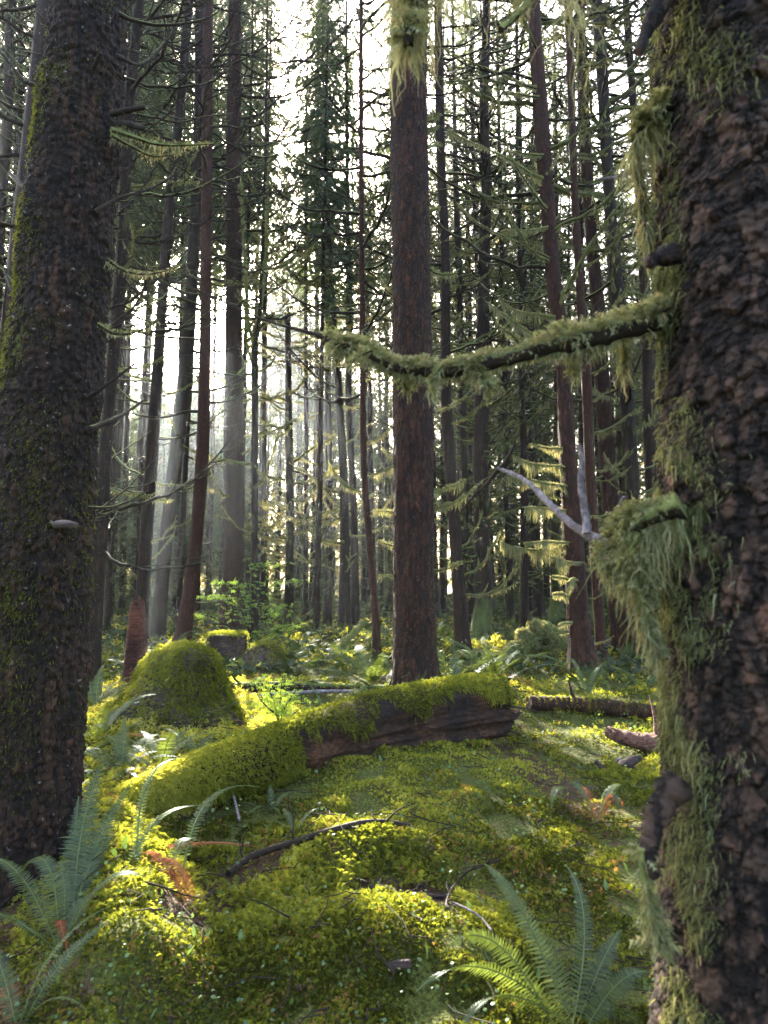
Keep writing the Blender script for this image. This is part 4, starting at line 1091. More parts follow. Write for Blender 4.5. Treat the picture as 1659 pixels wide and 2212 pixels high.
def rotten_log():
    pR, pL = gnd(1108, 1618), gnd(255, 1775)
    YR, YL = pR[1] + .12, pL[1] + .25
    pix = [(235, 1752, .06), (330, 1716, .10), (450, 1676, .15), (560, 1645, .19), (680, 1612, .235), (800, 1582, .27), (920, 1556, .285), (1010, 1538, .295), (1072, 1530, .285)]
    A_ = []
    for x, y, r in pix:
        f = (x - 235) / (1072 - 235)
        A_.append([*at(x, y, YL + (YR - YL) * f), r])
    A_ = smooth_path(np.array(A_), 24)
    C, r = A_[:, :3], A_[:, 3]
    root = thing('fallen_log', 'thick rotten red log with a mossy back, lying across the mound', 'log', [C[len(C) // 2][0], C[len(C) // 2][1], ground_z(C[len(C) // 2][0], C[len(C) // 2][1])[0]])
    T = unit(np.gradient(C, axis=0)); Fd = unit(np.cross(T, np.array([0, 0, 1.0])) * 1.0)
    Fd = np.where((Fd @ np.array([0, -1.0, 0]))[:, None] > 0, Fd, -Fd); U = unit(np.cross(Fd, T)); U = np.where(U[:, 2:3] > 0, U, -U)
    m, k = len(C), 110
    th = np.arange(k) * 2 * math.pi / k
    s = np.linspace(0, 1, m)
    SS, TT = np.meshgrid(s, th, indexing='ij')
    L = 4.0
    fib = fbm(np.stack([SS * L * 1.2, np.cos(TT) * 5, np.sin(TT) * 5], -1).reshape(-1, 3), 71, 4).reshape(m, k) - .5
    lum = fbm(np.stack([SS * L * 1.5, np.cos(TT) * .9, np.sin(TT) * .9], -1).reshape(-1, 3), 73, 3).reshape(m, k) - .5
    edge = 1.6 * (fbm(np.stack([s * L * 3.5, 0 * s, 0 * s], 1), 75, 4, .65) - .5)
    scoop = np.clip((s - .40 - .1 * edge) / .12, 0, 1)
    t0, t1 = R(62) + .5 * edge, R(160)
    inside = 1 / (1 + np.exp(-(TT - t0[:, None]) / .10)) * 1 / (1 + np.exp((TT - t1) / .15))
    rad = r[:, None] * (1 + .26 * lum + .22 * fib * (.3 + inside)) * (1 - scoop[:, None] * inside * (.26 + .75 * fib + .10 * np.sin(TT * 2)))
    V = C[:, None] + rad[..., None] * (np.cos(TT)[..., None] * U[:, None] + np.sin(TT)[..., None] * Fd[:, None])
    # splintered right end: rows slide along the axis by the fibre noise
    V[-1] += T[-1] * (.75 * (fbm(np.stack([np.cos(th) * 5, np.sin(th) * 5, 0 * th], 1), 79, 4, .75) - .55))[:, None]
    mb = MB()
    i = np.arange(m - 1)[:, None] * k; j = np.arange(k)[None, :]; j2 = (j + 1) % k
    mb.add(V.reshape(-1, 3), np.stack([i + j, i + j2, i + k + j2, i + k + j], -1).reshape(-1, 4))
    # hollow end
    ring = [V[-1]]
    for q, dep in ((.8, -.02), (.62, -.10), (.4, -.17), (.1, -.2)):
        nz = (fbm(np.stack([np.cos(th) * 5, np.sin(th) * 5, 0 * th + q * 9], 1), 81, 3) - .5)
        ring.append(C[-1] + (V[-1] - C[-1]) * (q * (1 + .3 * nz))[:, None] + T[-1] * (dep + .1 * nz)[:, None])
    RV = np.concatenate(ring); i = np.arange(4)[:, None] * k
    mb.add(RV, np.stack([i + j, i + j2, i + k + j2, i + k + j], -1).reshape(-1, 4))
    o = mb.build('rotten_wood', M['rot_red'], root)
    # moss along the back, hanging over the lip
    mm = MB()
    v, n = V.reshape(-1, 3), vnormals(o.data)[:m * k]
    if (n[:, 2] * (np.cos(TT).ravel() > .9)).sum() < 0: n = -n
    lim = np.where(s < .44, 2.3 + .6 * edge, 0.62 + 1.1 * edge)
    w = (TT < lim[:, None]) | (TT > math.pi * 1.25)
    w = w.ravel() * (.25 + np.clip(fbm(v * 3, 83, 2) * 2 - .4, 0, 1))
    surf_sprigs(mm, v, n, 42000, w, .030, .15, .78, up=.3, lift=.012, droop=.5)
    lip = np.abs(TT - lim[:, None]) < .16
    surf_sprigs(mm, v, n, 3000, lip.ravel() * 1.0, .032, .2, .7, up=-.4, lift=.01, droop=.8)
    mm.build('moss', M['moss'], root, smooth=False)
    # splinters and a slab of bark left standing at the broken end
    e = C[-1]; g = np.random.default_rng(5)
    for q in range(18):
        a = g.random() * 6.28
        p = e + (U[-1] * math.cos(a) + Fd[-1] * math.sin(a)) * r[-1] * g.uniform(.5, 1.0)
        d = unit(T[-1] * g.uniform(.3, 1) + np.array([0, 0, -.5 * g.random()]) + Fd[-1] * g.normal() * .4)
        l = g.uniform(.12, .34); u = np.linspace(0, 1, 5)
        sm = MB(); tube(sm, p - d * .06 + d * (l * u)[:, None] + np.cumsum(g.normal(size=(5, 3)) * .006, 0), g.uniform(.008, .022) * (1 - .85 * u) + .002, 5, jitter=.5)
        sm.build('splinter', M['rot_brown' if q % 3 else 'rot_dark'], root)
    return root
rotten_log()

def bare_log(name, label, pts, r0, r1, mat, moss=0.0, lift=None, sprig=.03, cover=0, seed=1, cat='log', k=14, rough=.15, twigs=0):
    P = lay(pts, (r0 + r1) / 2 * .7 if lift is None else lift)
    t = np.linspace(0, 1, len(P)); rr = r0 + (r1 - r0) * t
    g = np.random.default_rng(seed)
    root = thing(name, label, cat, P[len(P) // 2])
    mb = MB()
    P = P + np.cumsum(g.normal(size=P.shape) * r0 * .04, 0)
    tube(mb, P, rr * (1 + rough * (g.random(len(rr)) - .5)), k, moss=moss, jitter=rough)
    o = mb.build('stem', M[mat], root)
    for q in range(twigs):
        i = g.integers(2, len(P) - 1); d = unit(g.normal(size=3) + np.array([0, 0, .6])); u = np.linspace(0, 1, 6)[:, None]
        l = g.uniform(.1, .35)
        tb = MB(); tube(tb, P[i] + d * l * u + np.cumsum(g.normal(size=(6, 3)) * .01, 0) * (u > 0), rr[i] * .35 * (1 - .8 * u[:, 0]) + .001, 5, moss=moss)
        tb.build('twig', M[mat], root)
    if cover:
        v, n = vcoords(o.data, root), vnormals(o.data)
        mm = MB(); surf_sprigs(mm, v, n, cover, np.clip(n[:, 2] + .25, 0, 1) * np.clip(fbm(v * 4, seed, 2) * 3 - 1, .05, 1), sprig, .2, .7)
        mm.build('moss', M['moss'], root, smooth=False)
    return root

bare_log('fallen_log', 'straight grey fallen trunk lying on the sunlit moss right of the rotten log', [(1142, 1536), (1220, 1540), (1300, 1547), (1380, 1556), (1470, 1566)], .085, .095, 'bark_brown', .35, lift=.10, cover=2200, sprig=.022, seed=21, k=24, twigs=3, rough=.05)
bare_log('fallen_log', 'dark fallen trunk stretched behind the mossy dome stump', [(505, 1502), (590, 1500), (680, 1503), (760, 1508), (850, 1512)], .07, .06, 'bark_far', .4, lift=.10, cover=1500, sprig=.03, seed=22, twigs=4)
bare_log('fallen_log', 'thin bare pole lying in front of the dark fallen trunk', [(560, 1525), (640, 1517), (740, 1515), (850, 1520)], .028, .02, 'deadwood', .3, seed=23, lift=.12)
bare_log('fallen_branch', 'long curved dark branch lying on the moss in the foreground', [(492, 1903), (520, 1880), (565, 1856), (650, 1828), (740, 1800), (790, 1788), (832, 1786), (884, 1796)], .020, .015, 'branch', .15, lift=.035, seed=24, twigs=4, k=10)
bare_log('fallen_branch', 'pale broken twig standing against the mossy end of the rotten log', [(470, 1655), (488, 1700), (505, 1750), (516, 1800)], .010, .007, 'deadwood', 0, lift=.07, seed=25)
bare_log('fallen_branch', 'mossy stick pointing out from behind the big grey trunk', [(160, 1668), (210, 1640), (255, 1612), (303, 1580)], .028, .014, 'bark_mossy', .6, lift=.10, cover=700, sprig=.02, seed=26)
bare_log('fallen_branch', 'short black stick half sunk in moss at the foreground centre', [(640, 2150), (655, 2140), (672, 2128)], .012, .008, 'rot_dark', 0, lift=.02, seed=27)
bare_log('fallen_branch', 'dark stub of wood lying low in the moss at the centre', [(840, 2105), (865, 2098), (888, 2096)], .020, .016, 'rot_dark', .1, lift=.02, seed=28)
bare_log('fallen_branch', 'thin forked twig resting on moss above the right foreground fern', [(1080, 1880), (1020, 1900), (985, 1930), (965, 1975), (975, 2000)], .006, .004, 'branch', .1, lift=.05, seed=29, twigs=5)
bare_log('fallen_branch', 'thin pale twig on moss below the dark twigs', [(980, 1965), (1010, 1980), (1040, 2000), (1062, 2028)], .005, .004, 'deadwood', 0, lift=.03, seed=30)
bare_log('fallen_branch', 'reddish stick sunk along the foot of the left moss ridge', [(1190 - 560, 1900 + 55), (560, 1935), (470, 1935), (430, 1960)], .014, .010, 'rot_dark', .1, lift=.02, seed=31)
bare_log('fallen_branch', 'brown bark strip lying in the dip below the curved branch', [(800, 1925), (850, 1935), (920, 1938), (1000, 1930)], .030, .018, 'rot_dark', .0, lift=-.005, seed=32, rough=.6)
for i, (lb, pts, r) in enumerate((('bent dead stick arching over the flat mossy stump', [(370, 1400), (400, 1390), (430, 1365), (470, 1355), (510, 1362)], .016), ('pale dead stick leaning beside the broken red snag', [(325, 1368), (345, 1385), (362, 1402), (380, 1418)], .02), ('dead stick crossing low between the red snag and flat stump', [(320, 1410), (350, 1400), (370, 1418), (385, 1440)], .014))):
    bare_log('dead_stick', lb, pts, r, r * .6, 'deadwood', .2, lift=.16, seed=33 + i, cat='stick')

def leaning_log():
    Y = gnd(700, 1436)[1]
    root = thing('leaning_log', 'mossy pole leaning up against the thin sunlit sapling trunk', 'log', gnd(700, 1436))
    branch_px(root, [(690, 1440), (720, 1415), (755, 1380), (792, 1342)], Y, Y + .8, .060, .055, moss=1.0, seed=140, mat='bark_mossy', name='stem', sprig=.04, dens=1.5, twigs=2)
leaning_log()
def dark_log():
    p = gnd(722, 1552)
    root = thing('leaning_log', 'short black broken branch propped behind the rotten log', 'log', p)
    branch_px(root, [(712, 1560), (735, 1528), (765, 1505), (796, 1484)], p[1] - .1, p[1] + .3, .055, .022, moss=.7, seed=141, mat='bark_far', name='stem', sprig=.03, twigs=2)
dark_log()

def broken_chunk():
    Y = gnd(1380, 1632)[1]
    root = thing('broken_log', 'splintered red brown log stub with two upright splinters on sunlit moss', 'log', gnd(1380, 1632))
    g = np.random.default_rng(9)
    P = smooth_path(np.array([at(1312, 1580, Y + .25), at(1350, 1594, Y + .12), (at(1400, 1606, Y)), at(1470, 1618, Y - .1)]), 8)
    mb = MB(); t = np.linspace(0, 1, len(P))
    tube(mb, P, .05 + .055 * t, 16, jitter=.4); mb.build('wood', M['rot_brown'], root)
    for x0, y0, x1, y1, r in ((1418, 1590, 1403, 1503, .022), (1420, 1592, 1430, 1528, .018), (1322, 1586, 1308, 1570, .02), (1335, 1580, 1318, 1572, .018)):
        sm = MB(); Q = smooth_path(np.array([at(x0, y0, Y), at((x0 + x1) / 2 + 3, (y0 + y1) / 2, Y + .01), at(x1, y1, Y)]), 5)
        tube(sm, Q, r * (1 - .75 * np.linspace(0, 1, len(Q))), 6, jitter=.4); sm.build('splinter', M['rot_brown'], root)
    p = gnd(1350, 1668)
    root = thing('wood_fragment', 'black pointed wood fragment standing in the sunlit moss below the splintered stub', 'wood', p)
    sm = MB(); tube(sm, smooth_path(np.array([at(1338, 1672, p[1]), at(1358, 1650, p[1]), at(1384, 1636, p[1] + .05)]), 5), np.array([.03, .05, .06, .065, .06, .055, .05, .045, .04, .03, .02]), 8, jitter=.5); sm.build('wood', M['rot_dark'], root)
    p = gnd(1300, 1672)
    root = thing('wood_fragment', 'flat dark stick jutting left of the black pointed fragment', 'wood', p)
    sm = MB(); tube(sm, smooth_path(np.array([at(1288, 1646, p[1] + .1), at(1303, 1660, p[1]), at(1320, 1678, p[1] - .1)]), 5), .018, 6, jitter=.5); sm.build('wood', M['rot_dark'], root)
    p = gnd(1330, 1648)
    root = thing('wood_fragment', 'pale flat chip of wood lying between the dark fragments', 'wood', p)
    sm = MB(); tube(sm, smooth_path(np.array([at(1312, 1652, p[1]), at(1345, 1638, p[1])]), 5), .016, 6, jitter=.4); sm.build('wood', M['deadwood'], root)
broken_chunk()

def stump(name, label, px, py, topy, wpx, mat, cover, prof, sprig=.05, seed=1, lo=.15, hi=.7, k=60, jag=0.0, cat='stump', lobes=.2):
    b = gnd(px, py)
    Y = b[1] + .0
    t = (at(px, py, Y) - np.array([0, 0, EYE])) @ np.array([0, CP, SP])
    Rr = wpx / 2 / FPX * t
    Hh = at(px, topy, Y)[2] - b[2]
    c = at(px, py, Y + Rr * .85); c[2] = ground_z(c[0], c[1])[0]
    root = thing(name, label, cat, c)
    th = np.arange(k) * 2 * math.pi / k
    rows = []
    zz = np.linspace(0, 1, 34)
    pr = np.array(prof); rr = np.interp(zz, pr[:, 0], pr[:, 1]); hh = np.interp(zz, pr[:, 0], pr[:, 2])
    for q, (ra, h) in enumerate(zip(rr, hh)):
        nz = fbm(np.stack([np.cos(th) * 1.3, np.sin(th) * 1.3, 0 * th + h * 1.1], 1), seed, 3) - .5
        nf = fbm(np.stack([np.cos(th) * 5, np.sin(th) * 5, 0 * th + h * 2.0], 1), seed + 5, 3) - .5
        rad = Rr * ra * (1 + lobes * 2 * nz + .14 * nf)
        z = Hh * h * (1 + .1 * nz) - .12 * (q == 0)
        if jag and q >= 28: z = z + jag * (nf + .2) * (q - 27) / 6
        rows.append(np.stack([c[0] + rad * np.cos(th), c[1] + rad * np.sin(th), c[2] + z + 0 * th], 1))
    V = np.concatenate(rows); m = len(rows)
    i = np.arange(m - 1)[:, None] * k; j = np.arange(k)[None, :]; j2 = (j + 1) % k
    mb = MB(); mb.add(V, np.stack([i + j, i + j2, i + k + j2, i + k + j], -1).reshape(-1, 4), .5, .6)
    o = mb.build('wood', M[mat], root)
    if cover:
        v, n = vcoords(o.data, root), vnormals(o.data)
        mm = MB()
        w = cover[1](v, n, c, Hh)
        surf_sprigs(mm, v, n, cover[0], w, sprig, lo, hi, up=.15, lift=.015, droop=.6)
        mm.build('moss', M['moss'], root, smooth=False)
    return root, c, Rr, Hh
stump('tree_stump', 'big dome shaped stump wholly clothed in green moss', 388, 1566, 1412, 215, 'rot_dark', (17000, lambda v, n, c, h: .12 + np.clip(fbm(v * 3, 3, 2) * 2 - .5, 0, 1)), [(0, 1.75, -.15), (.08, 1.45, .04), (.28, 1.1, .25), (.5, .86, .6), (.72, .68, .87), (.88, .42, 1.0), (1, 0.02, 1.04)], seed=151, sprig=.045, lobes=.6, lo=-.1, hi=.66)
stump('tree_stump', 'flat topped sawn stump with dark sides and a bright moss cap', 488, 1436, 1373, 92, 'rot_dark', (5000, lambda v, n, c, h: np.clip(n[:, 2], 0, 1) ** 2 + .10 * (v[:, 2] < c[2] + h * .3) + .02), [(0, 1.15, -.1), (.2, 1.0, .2), (.6, .95, .8), (.74, .98, .97), (.8, .93, 1.0), (1, 0.02, 1.02)], seed=152, sprig=.045)
stump('tree_stump', 'low moss draped stump slumping right of the flat topped stump', 570, 1450, 1400, 100, 'rot_dark', (5200, lambda v, n, c, h: .1 + np.clip(fbm(v * 3, 4, 2) * 2 - .6, 0, 1)), [(0, 1.2, -.1), (.3, .95, .4), (.6, .65, .8), (.85, .3, 1.0), (1, 0.02, 1.03)], seed=153, sprig=.05, lobes=.4)
stump('broken_snag', 'broken reddish snag with a jagged top beside the blackish leaning trunk', 292, 1478, 1285, 44, 'rot_snag', (260, lambda v, n, c, h: 1.0 * (v[:, 2] < c[2] + h * .10) + .004), [(0, 1.35, -.05), (.1, 1.1, .06), (.4, .95, .4), (.7, .8, .75), (.85, .6, .9), (1, 0.05, .84)], seed=154, sprig=.04, jag=.45, cat='snag', lobes=.25)

def root_mass():
    p = gnd(1150, 1432)
    Y = p[1] + .3
    root = thing('fallen_root_mass', 'mound of tangled fallen roots smothered in moss behind the lit ferns', 'roots', p)
    g = np.random.default_rng(31)
    for i, (pts, r0, r1, dy) in enumerate([
        ([(1145, 1425), (1150, 1385), (1160, 1362), (1190, 1365), (1240, 1392)], .16, .12, .5), ([(1160, 1372), (1140, 1392), (1112, 1412), (1078, 1432)], .13, .09, -.3), ([(1185, 1380), (1190, 1402), (1186, 1425), (1192, 1440)], .10, .08, -.3),
        ([(1160, 1385), (1145, 1378), (1130, 1372), (1122, 1376)], .06, .03, -.35), ([(1075, 1430), (1040, 1425), (1000, 1412)], .08, .05, -.1), ([(1200, 1388), (1240, 1400), (1262, 1420)], .10, .07, 0), ([(1165, 1362), (1156, 1350), (1150, 1345)], .035, .012, -.1)]):
        branch_px(root, pts, Y, Y + dy, r0, r1, moss=1.2, seed=170 + i, mat='bark_mossy', name='root', sprig=.075, dens=3.2, rough=.4, k=12)
root_mass()

# ------------------------------------------------------------------ ferns
def frond_geo(P, W, g, mb, tone=.5, pairs=44, sidev=None, droop=.18, ragged=.1):
    """a pinnate frond along path P, widest a third of the way up, W = half width"""
    n = len(P); s = np.linspace(0, 1, n)
    T = unit(np.gradient(P, axis=0))
    if sidev is None:
        sv = np.cross(T, np.array([0, 0, 1.0])); 
        bad = np.linalg.norm(sv, axis=1) < .25
        ref = sv[~bad].mean(0) if (~bad).any() else np.array([1.0, 0, 0])
        sv[bad] = ref
    else:
        sv = np.broadcast_to(np.asarray(sidev, float), P.shape)
    S = unit(sv - T * (sv * T).sum(1, keepdims=True)); Nn = unit(np.cross(S, T)); Nn = np.where(Nn[:, 2:3] > 0, Nn, -Nn)
    L = np.linalg.norm(np.diff(P, axis=0), axis=1).sum()
    tube(mb, P, .0035 * (L / .8) * (1 - .8 * s) + .0008, 4, tone=.95, cap=False)
    t = np.linspace(.10, .985, pairs)
    prof = np.sin(math.pi * np.clip(t, 0, 1) ** .62) ** .75 * (1 - .25 * t)
    prof /= prof.max()
    bw = (t[1] - t[0]) * L * .60
    for sd in (-1, 1):
        tt = np.clip(t + .4 * (t[1] - t[0]) * (sd > 0), 0, 1)
        def ip(A): return np.stack([np.interp(tt, s, A[:, c]) for c in range(3)], 1)
        c, Tt, Ss, Nt = ip(P), ip(T), ip(S), ip(Nn)
        l = W * prof * (1 + ragged * g.normal(size=pairs))
        d = unit(Ss * sd + Tt * (.22 + .35 * tt[:, None]) + Nt * .08 + g.normal(size=(pairs, 3)) * .05)
        w = np.minimum(bw, l * .3 + .002)[:, None]
        a, b = c - Tt * w * .55, c + Tt * w * .75
        mid = c + d * (l * .55)[:, None] - np.array([0, 0, 1]) * (droop * .25 * l)[:, None]
        a2, b2 = mid - Tt * w * .55, mid + Tt * w * .45
        tip = c + d * l[:, None] - np.array([0, 0, 1]) * (droop * l)[:, None] + Tt * w * .3
        V = np.stack([a, b, b2, a2, tip], 1).reshape(-1, 3)
        o5 = np.arange(pairs)[:, None] * 5
        tn = np.repeat(np.clip(tone + .12 * g.normal(size=pairs), 0, .9), 5)
        nb = mb.n
        mb.add(V, o5 + np.array([0, 1, 2, 3]), tn)
        mb.f3.append(o5 + np.array([3, 2, 4]) + nb)

def pool_frond(seed, e0, curl, mat='fern', tone=.45):
    g = np.random.default_rng(seed); mb = MB()
    n = 22; s = np.linspace(0, 1, n)
    e = R(e0) - R(curl) * s ** 1.3
    d = np.stack([np.cos(e), .05 * g.normal() * s, np.sin(e)], 1)
    P = np.vstack([[0, 0, 0], np.cumsum(d[:-1], 0)]) / (n - 1)
    frond_geo(P, g.uniform(.085, .115), g, mb, tone + .1 * g.normal(), sidev=(0, 1, 0))
    return mb.mesh('frond', M[mat], smooth=False)
FROND = [pool_frond(900 + i, e0, cu) for i, (e0, cu) in enumerate(((75, 70), (68, 85), (60, 80), (52, 75), (45, 65), (38, 60), (62, 110), (30, 50)))]
FROND_DEAD = [pool_frond(950 + i, e0, cu, 'fern_dead', .5) for i, (e0, cu) in enumerate(((30, 60), (15, 40), (40, 90)))]
g6 = np.random.default_rng(66)

def fern(label, pos, n, L, group=None, dead=1, fan=None):
    root = thing('sword_fern', label, 'fern', pos, group)
    root.location[2] -= .02
    for q in range(n + dead):
        isd = q >= n
        o = bpy.data.objects.new('dead_frond' if isd else 'frond', (FROND_DEAD if isd else FROND)[g6.integers(3 if isd else 8)])
        COL.objects.link(o); o.parent = root
        az = (2 * math.pi * q / n + g6.normal() * .35) if fan is None else R(fan[0]) + R(fan[1]) * (q / max(1, n - 1) - .5) + g6.normal() * .15
        o.rotation_euler = (g6.normal() * .12, g6.normal() * .12, az)
        k = L * g6.uniform(.7, 1.15); o.scale = (k, k, k)
    return root

def frond_px(root, base, tip, dY, W, lift=.25, tone=.45, dead=False, pairs=48, seed=0, via=None, side=None):
    g = np.random.default_rng(seed + 4000)
    a = np.asarray(base, float); b = at(tip[0], tip[1], a[1] + dY)
    if via is not None:
        mp = at(via[0], via[1], a[1] + dY * .55)
        c1 = 2 * mp - .5 * (a + b)
    else:
        c1 = (a + b) / 2 + np.array([0, 0, lift])
    t = np.linspace(0, 1, 24)[:, None]
    P = a * (1 - t) ** 2 + 2 * c1 * t * (1 - t) + b * t * t
    mb = MB(); frond_geo(P, W, g, mb, tone, pairs, sidev=side)
    return mb.build('dead_frond' if dead else 'frond', M['fern_dead' if dead else 'fern'], root, smooth=False)

def key_ferns():
    b = gnd(1232, 2235, .0)
    root = thing('sword_fern', 'large green fern fanning out beside the foot of the huge right trunk', 'fern', b)
    for i, (tip, dY, W, via, tn) in enumerate([((1046, 1866), .30, .048, (1130, 1975), .45), ((1222, 1868), .45, .048, (1262, 2000), .42), ((956, 2058), .05, .046, (1075, 2040), .45), ((900, 2142), -.10, .046, (1050, 2092), .5), ((1128, 1990), .2, .055, (1190, 2070), .4),
            ((1340, 2010), .3, .055, (1300, 2080), .35), ((1420, 2105), .1, .05, (1340, 2120), .4), ((1000, 2215), -.2, .05, (1100, 2150), .45), ((1270, 2130), .25, .05, (1260, 2190), .6), ((1400, 2230), 0, .05, (1320, 2180), .4)]):
        frond_px(root, b + np.array([.03 * g6.normal(), .03 * g6.normal(), 0]), tip, dY, W, tone=tn, seed=i, via=via, side=(1, -.15, .35 if tip[0] < 1150 else -.1))
    b = gnd(128, 2060, .0)
    root = thing('sword_fern', 'dark green fern below the big left trunk, fronds reaching out of the frame', 'fern', b)
    for i, (tip, dY, W, via) in enumerate([((-20, 1855), .15, .06, (50, 1900)), ((30, 1905), .1, .06, (100, 1865)), ((322, 1900), .1, .05, (225, 1905)), ((82, 2022), -.1, .035, (40, 1990)), ((-40, 1985), -.1, .05, (30, 1985)), ((130, 1860), .3, .055, (140, 1950)), ((200, 1930), .2, .045, (170, 1960))]):
        frond_px(root, b, tip, dY, W, tone=.4, seed=20 + i, via=via)
    frond_px(root, b + np.array([.03, .05, 0]), (165, 2110), -.1, .03, dead=True, seed=29, via=(130, 1990))
    b = gnd(160, 1975, .0)
    root = thing('sword_fern', 'tall fern with long upright fronds against the right side of the left trunk', 'fern', b)
    for i, (tip, dY, W, via, tn) in enumerate([((222, 1640), .55, .085, (178, 1790), .45), ((285, 1690), .5, .07, (215, 1810), .5), ((170, 1720), .4, .06, (160, 1840), .35), ((455, 1742), .45, .035, (335, 1775), .75), ((412, 1636), .75, .032, (318, 1692), .7), ((250, 1800), .3, .06, (200, 1860), .4), ((460, 1850), .3, .04, (400, 1812), .55), ((560, 1700), .6, .04, (450, 1730), .5)]):  # the two sunlit fronds get a lighter tone, sunlight put into their colour
        frond_px(root, b + np.array([.05 * i * (i in (3, 4, 6, 7)), .05 * i * (i in (3, 4, 6, 7)), 0]), tip, dY, W, tone=tn, seed=40 + i, via=via)
    for i, (bx, by, tip, via, dY) in enumerate([(405, 1975, (300, 1850), (345, 1855), .15), (420, 1980, (320, 1862), (380, 1870), .12), (400, 1960, (412, 1962), (370, 1880), .0), (330, 1848, (560, 1830), (440, 1820), .3)]):
        frond_px(root, gnd(bx, by, .02), tip, dY, .045, dead=True, seed=60 + i, via=via)
    b = gnd(1290, 1782, .0)
    root = thing('sword_fern', 'small drooping fern with rusty fronds in the dip right of the mound', 'fern', b)
    for i, (tip, dY, W, via, dd) in enumerate([((1190, 1768), -.1, .06, (1215, 1700), 0), ((1205, 1740), .15, .06, (1240, 1690), 0), ((1338, 1778), -.1, .05, (1325, 1715), 0), ((1350, 1700), .2, .05, (1320, 1705), 0), ((1330, 1745), 0, .05, (1318, 1720), 1), ((1260, 1700), .3, .05, (1270, 1720), 1), ((1345, 1755), -.05, .05, (1330, 1725), 1)]):
        frond_px(root, b, tip, dY, W, tone=.45, dead=bool(dd), seed=70 + i, via=via)
    b = gnd(1268, 1512, .0)
    root = thing('sword_fern', 'arching fern standing in front of the red brown trunk foot', 'fern', b)
    for i, (tip, dY, W, via) in enumerate([((1180, 1468), -.2, .085, (1215, 1440)), ((1196, 1500), -.3, .08, (1225, 1462)), ((1224, 1420), .3, .08, (1245, 1440)), ((1312, 1428), .2, .07, (1285, 1455)), ((1292, 1440), .4, .07, (1280, 1465)), ((1225, 1530), -.4, .08, (1240, 1490)), ((1320, 1500), -.2, .07, (1300, 1470)), ((1170, 1515), -.1, .08, (1215, 1490))]):
        frond_px(root, b, tip, dY, W, tone=.5, seed=80 + i, via=via)
key_ferns()
fern('bright sunlit fern immediately right of the middle trunk', gnd(985, 1490), 15, 1.25)
fern('bright sunlit fern behind the broken end of the rotten log', gnd(1068, 1486), 14, 1.3)
fern('white lit fern between the sapling trunk and middle trunk', gnd(805, 1480), 15, 1.2)
fern('small lit fern behind the left of the middle trunk', gnd(850, 1462), 9, .6)
fern('upright dark fern behind the rotten log, left of the propped black branch', gnd(700, 1552), 8, .6)
fern('blue green fern right beside the big grey trunk', gnd(215, 1600), 12, .7)
fern('pale fern upright in front of the thin grey trunk', gnd(208, 1535), 8, .75)
fern('blue green fern below the dome stump', gnd(345, 1665), 11, .7)
fern('low fern in the hollow between dome stump and left trunk', gnd(262, 1675), 12, .6)
fern('fern at the right flank of the dome stump', gnd(450, 1565), 8, .5)
fern('small fern in front of the dome stump', gnd(420, 1640), 8, .5)
fern('dim fern near the trunk edge at right behind the fallen trunk', gnd(1395, 1490), 10, .7)
fern('brown tipped fern at the bottom left corner', gnd(40, 2225), 7, .42, dead=5)
fern('tiny fern sunk in moss below the curved branch', gnd(640, 1800), 6, .22, dead=0)
fern('little fern on the mound under the rotten log', gnd(585, 1752), 6, .25, dead=0)
gf = np.random.default_rng(77)
placed = [(o.location[0], o.location[1]) for o in bpy.data.objects if o.name.startswith('sword_fern')]
nf = 0
while nf < 70:
    r = 10.5 + 16 * gf.random() ** 1.2; a = R(31) * (2 * gf.random() - 1)
    x, y = r * math.sin(a), r * math.cos(a)
    if min((x - p) ** 2 + (y - q) ** 2 for p, q in placed) < .8 or min((x - p) ** 2 + (y - q) ** 2 for p, q in HERO) < .25: continue
    placed.append((x, y)); nf += 1
    fern('blue green fern among others on the shaded forest floor between the trunks', (x, y, ground_z(x, y)[0]), int(gf.integers(7, 11)), gf.uniform(.6, .95), 'ferns on the shaded forest floor', dead=0)

# ------------------------------------------------------------------ shrubs, litter, undergrowth
def leafy_shrub(name, label, base, stems, leaf, n, size, mat='hemlock', flat=.12, seed=1, tone=(.3, .8)):
    g = np.random.default_rng(seed)
    root = thing(name, label, 'shrub', base)
    mb, ml = MB(), MB()
    Y = base[1]
    for pts, dy in stems:
        P = smooth_path(np.array([base] + [at(x, y, Y + dy * (i + 1) / len(pts)) for i, (x, y) in enumerate(pts)]), 6)
        t = np.linspace(0, 1, len(P)); tube(mb, P, leaf * .22 * (1 - .8 * t) + .001, 5)
        k = int(n * (g.random() * .6 + .7)); s = (.35 + .65 * g.random(k)) * (len(P) - 1); i0 = np.minimum(s.astype(int), len(P) - 2)
        C = P[i0] + (P[i0 + 1] - P[i0]) * (s - i0)[:, None] + g.normal(size=(k, 3)) * np.array([1, 1, flat]) * size
        D = np.stack([g.normal(size=k), g.normal(size=k), .25 * g.normal(size=k)], 1)
        sd = unit(np.cross(D, np.array([0, -.8, 1.0]) + .5 * g.normal(size=(k, 3))))
        fronds(ml, C, D, leaf * (.6 + .8 * g.random(k)), np.clip(g.uniform(*tone, k), 0, 1), droop=.1, pairs=3, width=.38, side=sd, fleshy=.12)
    mb.build('stem', M['branch'], root); ml.build('foliage', M[mat], root, smooth=False)
b = gnd(545, 1400)
